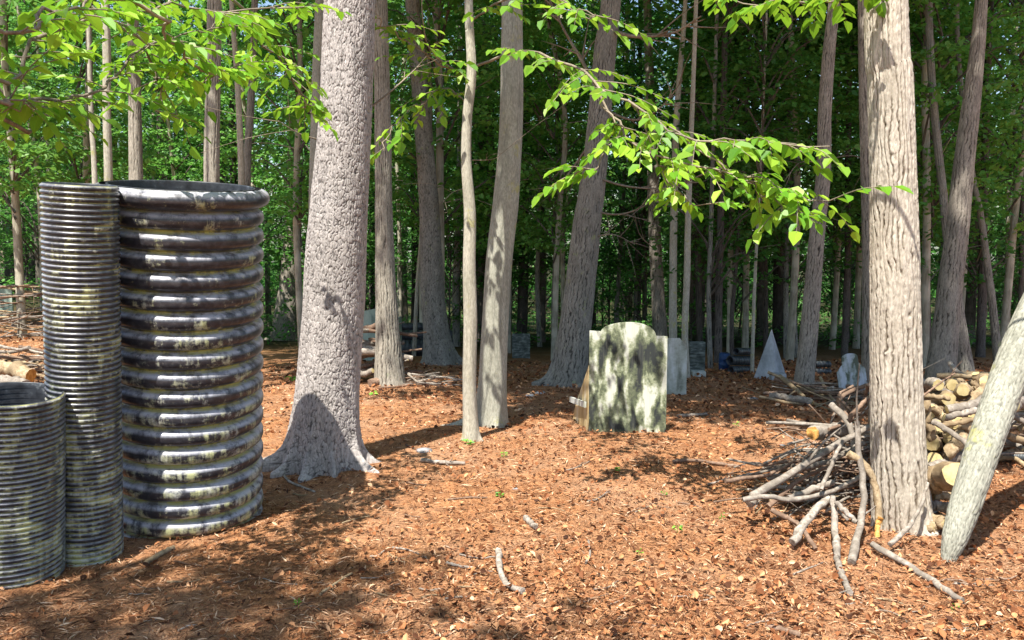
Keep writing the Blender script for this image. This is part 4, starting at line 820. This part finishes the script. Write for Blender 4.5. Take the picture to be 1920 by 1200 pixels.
def heap(n, c0, c1, hw, ht, az, daz, ln, rad, label, group, mats, name='stick', pitch=.12, cut=.0):
    """sticks dropped along the ridge c0-c1 (x, y), half width hw, top height ht"""
    c0 = np.array(c0); c1 = np.array(c1)
    for k in range(n):
        f = random.random(); s_ = random.gauss(0, .45); s_ = max(-1, min(1, s_)); d = c1-c0; nrm = np.array([-d[1], d[0]])/np.linalg.norm(d)
        c = c0+d*f+nrm*s_*hw; h_ = ht*(1-s_*s_)*(.35+.65*sin(pi*(.15+.7*f))) * random.random()**.8
        a = R(az+random.gauss(0, daz)); l = ln*(.5+random.random()); r = rad*(.4+1.1*random.random()**1.6); e = random.gauss(0, pitch)
        dv = np.array([cos(a)*cos(e), sin(a)*cos(e), sin(e)])*l/2; cc = np.array([c[0], c[1], 0.]); pts = []
        for t_ in (-1, -.3, .35, 1):
            q_ = cc+dv*t_+rng.normal(0, .05*l, 3)*np.array([1, 1, .35]); q_[2] = gz(q_[0], q_[1])+r+max(0, h_+dv[2]*t_+rng.normal(0, .02)); pts.append(q_)
        stick(pts, r, label, group, name, random.choice(mats), random.random() < cut, .5+.5*random.random(), n=9, ns=7, world=True)
sg, stn, sb = 'stick_grey', 'stick_tan', 'stick_brown'
a = ground_at(1480, 935); b = ground_at(1640, 905)
heap(88, a[:2], b[:2], .40, .44, 25, 32, .55, .0085, 'grey stick lying in the tangle left of the ridged tree', 'tangle left of the ridged tree', [sg, sg, sb])
a = ground_at(1570, 915); b = ground_at(1640, 890)
heap(42, a[:2], b[:2], .26, .60, 40, 40, .55, .011, 'grey stick leaning steeply in the tall tangle against the left of the ridged tree', 'steep tangle against the ridged tree', [sg, sb, sb], pitch=.6)
a = ground_at(1430, 930); b = ground_at(1560, 960)
heap(26, a[:2], b[:2], .35, .06, 20, 45, .4, .006, 'thin twig scattered at the left fringe of the near brushwood', 'twigs fringing the near brushwood', [sg, sb, stn], 'twig')
a = ground_at(1740, 860); b = ground_at(1930, 860)
heap(44, a[:2], b[:2]+np.array([.5, .3]), .45, .62, 10, 40, .6, .020, 'tan log or stick packed in the heap between the ridged and leaning trunks', 'packed wood right of the ridged tree', [stn, stn, sg, sb], 'log', .18, .8)
a = ground_at(1462, 745); b = ground_at(1640, 768)
heap(48, a[:2]+np.array([.35, .3]), b[:2]+np.array([.1, .4]), .55, .17, -48, 20, .9, .015, 'long stick in the low brushwood heap before the tilted headstone panel', 'brushwood before the tilted headstone', [sg, stn, sb, sg])
stick([(1444, 742, 9.0), (1480, 746, 8.9), (1522, 756, 8.8)], 13, 'thick pale log at the front of the middle brushwood heap', name='log', taper=1.1, cut=True)
stick([(1462, 706, 9.8), (1490, 728, 9.4), (1515, 752, 9.0), (1560, 770, 8.8)], 10, 'long pale pole sloping down right across the middle brushwood heap', name='pole', mat=stn)
stick([(1538, 708, 9.6), (1555, 740, 9.2), (1580, 770, 9.), (1610, 800, 8.4)], 7, 'straight yellowish pole sloping steeply across the middle heap', name='pole', mat=stn)
a = ground_at(10, 640); b = ground_at(110, 628)
heap(60, a[:2]+np.array([-.6, 0]), b[:2]+np.array([.3, .2]), .8, .85, 20, 25, 1.2, .017, 'long stick in the brushwood heap left of the slim pipe', 'brushwood left of the slim pipe', [sg, stn, sg, sb])
a = ground_at(-20, 712); b = ground_at(110, 706)
heap(40, a[:2], b[:2], .45, .42, -12, 10, 1.1, .017, 'straight pole lying behind the short pipe', 'poles behind the short pipe', [stn, sg, sb], 'pole')
stick([(-30, 682, 6.6), (20, 694, 6.5), (58, 706, 6.4)], 30, 'pinkish log with an orange broken end behind the short pipe', name='log', mat=stn, cut=False, taper=.9).data.materials[1] = M['rotten']
stick([(-30, 712, 6.3), (10, 716, 6.2), (45, 722, 6.1)], 24, 'second fat log lying just behind the rim of the short pipe', name='log', mat=sg, taper=1.)
a = ground_at(672, 716); b = ground_at(765, 722)
heap(26, a[:2], a[:2]+np.array([.42, .05]), .32, .85, 5, 25, .75, .04, 'mossy log piled behind the big oak at the foot of the shaggy tree', 'logs behind the big oak', [sb, sg, sb], 'log', .15, .7)
heap(14, b[:2]+np.array([-.1, 0]), b[:2]+np.array([.45, -.15]), .25, .12, -30, 25, .8, .012, 'stick lying right of the foot of the shaggy tree', 'sticks right of the shaggy tree', [sg, sb], 'stick')
a = ground_at(1860, 790); b = ground_at(1960, 790)
heap(14, a[:2], b[:2]+np.array([.5, 0]), .6, .25, 0, 30, 1.0, .018, 'stick in the low heap at the right edge beyond the leaning trunk', 'low heap at the right edge', [sg, stn, sb])
# loose pieces on the open ground
def gstick(pix, wd, label, name='stick', mat=sg, taper=.8, lift=.0):
    P = []
    for (a, b) in pix:
        p = ground_at(a, b); p[2] += wd*p[1]/F/2*.8+.008+lift; P.append(p)
    r = wd*P[0][1]/F/2; return stick(P, r, label, None, name, mat, world=True, taper=taper, n=12, ns=10)
gstick([(934, 1040), (936, 1065), (945, 1095), (958, 1108), (980, 1116)], 13, 'bleached crooked stick lying alone in the middle foreground', 'stick', sg, .75)
gstick([(986, 976), (996, 988), (1004, 996)], 12, 'small bleached wood chunk on the leaves in the middle foreground', 'wood_chunk')
gstick([(838, 1060), (862, 1066), (888, 1070)], 6, 'short straight white stick left of the crooked bleached one', 'stick')
gstick([(1098, 1060), (1106, 1045), (1103, 1018)], 5, 'thin curved pale twig right of the crooked bleached stick', 'twig')
gstick([(275, 1062), (300, 1046), (326, 1033)], 11, 'split tan stick on the bare soil in front of the wide pipe', 'stick', stn)
gstick([(1262, 870), (1300, 868), (1345, 874), (1388, 880)], 7, 'long brown branch lying between the headstone panel and the near brushwood', 'branch', sb)
gstick([(790, 868), (830, 872), (872, 874)], 8, 'flat grey stick on the leaves right of the oak roots', 'stick')
gstick([(528, 888), (545, 908), (590, 926)], 5, 'thin curved twig in front of the dark side of the oak roots', 'twig')
gstick([(1270, 785), (1300, 782), (1330, 781)], 7, 'pale stick lying on the sunlit litter right of the headstone panel', 'stick')
gstick([(600, 1120), (640, 1092), (660, 1080)], 6, 'tan stick pointing up right in the lower left foreground', 'stick', stn)
gstick([(1438, 1182), (1470, 1190), (1500, 1198)], 12, 'reddish bark piece at the bottom edge', 'bark_piece', sb)
for k in range(80):
    px = random.uniform(230, 1900); py = 830+370*random.random()**.8
    if 1420 < px < 1900 and py < 1050: py = 1060+random.random()*130
    if px < 520 and py < 1050: py = 1080+random.random()*110
    l = random.uniform(25, 75); an = random.uniform(-.7, .7); gstick([(px, py), (px+l*.5*cos(an)+random.uniform(-5, 5), py+l*.25*sin(an)+random.uniform(-5, 5)), (px+l*cos(an), py+l*.55*sin(an))], random.uniform(2.2, 4.5), 'small loose twig lying on the leaf litter', 'twig', random.choice([sg, sb, stn]), .6)['group'] = 'loose twigs on the litter'
# stones
def stone(px, py, w_, label, group=None, mat='rock', flat=.5):
    p = ground_at(px, py); r = w_*p[1]/F/2; n = 16; th, ph = np.meshgrid(np.linspace(0, 2*pi, n, endpoint=False), np.linspace(0, pi, 9)); sd = random.random()*50
    rr = r*(.8+.5*fbm(np.cos(th)*np.sin(ph)*1.4+sd, np.sin(th)*np.sin(ph)*1.4+np.cos(ph), 4, 3)); V = np.stack([rr*np.cos(th)*np.sin(ph)*1.2, rr*np.sin(th)*np.sin(ph), rr*np.cos(ph)*flat], -1).reshape(-1, 3)
    i, j = np.meshgrid(np.arange(8), np.arange(n), indexing='ij'); j2 = (j+1) % n; mb = MB(); mb.add(V, np.stack([i*n+j, (i+1)*n+j, (i+1)*n+j2, i*n+j2], -1).reshape(-1, 4))
    o = mb.build('stone', M[mat]); o.location = p; tag(o, label, 'stone', group); return o
for x, y, w_ in ((40, 543, 26), (56, 541, 18), (72, 543, 22), (86, 541, 16)): stone(x, y, w_, 'grey stone in the row at the foot of the forked dark tree', 'row of stones at the forked tree')
for x, y, w_, lab in ((1012, 738, 18, 'grey stone on the shaded litter left of the leaning tree'), (994, 742, 14, 'bluish stone just left of the bigger one on the shaded litter'), (795, 846, 26, 'pale flat stone on the leaves right of the oak roots'), (1412, 748, 14, 'small pale stone left of the middle brushwood heap'), (1466, 836, 12, 'tiny pale stone on the litter left of the near brushwood'), (966, 918, 13, 'tiny white stone in the middle foreground')): stone(x, y, w_, lab)
# seedlings
for k, (x, y, sz) in enumerate(((944, 858, 14), (1162, 888, 16), (938, 932, 14), (1270, 998, 16), (878, 834, 22), (548, 714, 26), (1245, 932, 10), (1352, 975, 10), (1380, 800, 9), (700, 742, 16), (1790, 1150, 9), (560, 1140, 12), (1200, 1045, 10))):
    p = ground_at(x, y); r = sz*p[1]/F/2; o = thing('seedling', p, ['tiny bright green seedling sprouting from the litter', 'bright green moss-like sprout at the mossy foot of the thin pale tree'][k == 4], 'seedling', None if k == 4 else 'green seedlings in the litter'); n = 9
    a = rng.random(n)*6.28; Pn = np.stack([np.cos(a)*.01, np.sin(a)*.01, .01+.03*rng.random(n)], -1); mb = MB(); leaf_quads(mb, Pn, np.stack([np.cos(a), np.sin(a), .3*rng.random(n)], -1), np.stack([0*a, -.4+0*a, 1+0*a], -1), r, r*.6, rnd=rng.random(n)); mb.build('leaves', M['seedling'], o, smooth=False)
    mb = MB(); tube(mb, [(0, 0, -.01), (0, 0, .04)], .0015, 5); mb.build('stem', M['seedling'], o)
# unseen trees added behind the camera so that their crowns dapple the clearing
for x, y, k_ in ((-3.6, -2.3, 'sparse'), (-6.6, -3.0, 'sparse'), (1.6, -3.6, 'sparse'), (5.2, .6, 'sparse'), (-9, -1, 'high')):
    wood_tree('woodland_tree', x, y, 'far', k_, 'tall unseen tree added behind the camera so its crown dapples the clearing', 'unseen trees added to dapple the clearing')

ORD = ['leftmost', 'second from the left', 'third from the left', 'fourth from the left', 'fifth from the left', 'sixth from the left', 'seventh from the left', 'eighth from the left', 'ninth from the left', 'tenth from the left', 'eleventh from the left', 'twelfth from the left', 'thirteenth from the left']
ORR = [a.replace('leftmost', 'rightmost').replace('left', 'right') if i else 'rightmost' for i, a in enumerate(ORD)]
for grp, what in (('near-black trunks behind the clearing', 'near-black trunk, %s of those edging the clearing'), ('slender grey trunks behind the clearing', 'slender grey trunk, %s of those edging the clearing'), ('young maples at the wood edge', 'young bright green maple, %s of those at the wood edge'), ('thin pale trees in the wood', 'thin pale-barked woodland tree, %s of its kind')):
    L_ = sorted([o for o in COL.objects if o.get('group') == grp], key=lambda o: o.location.x/o.location.y); h_ = (len(L_)+1)//2
    for i, o in enumerate(L_):
        t_ = ORD[i] if i < h_ and i < 13 else (ORR[len(L_)-1-i] if len(L_)-1-i < 13 else None)
        if t_: o['label'] = what % t_
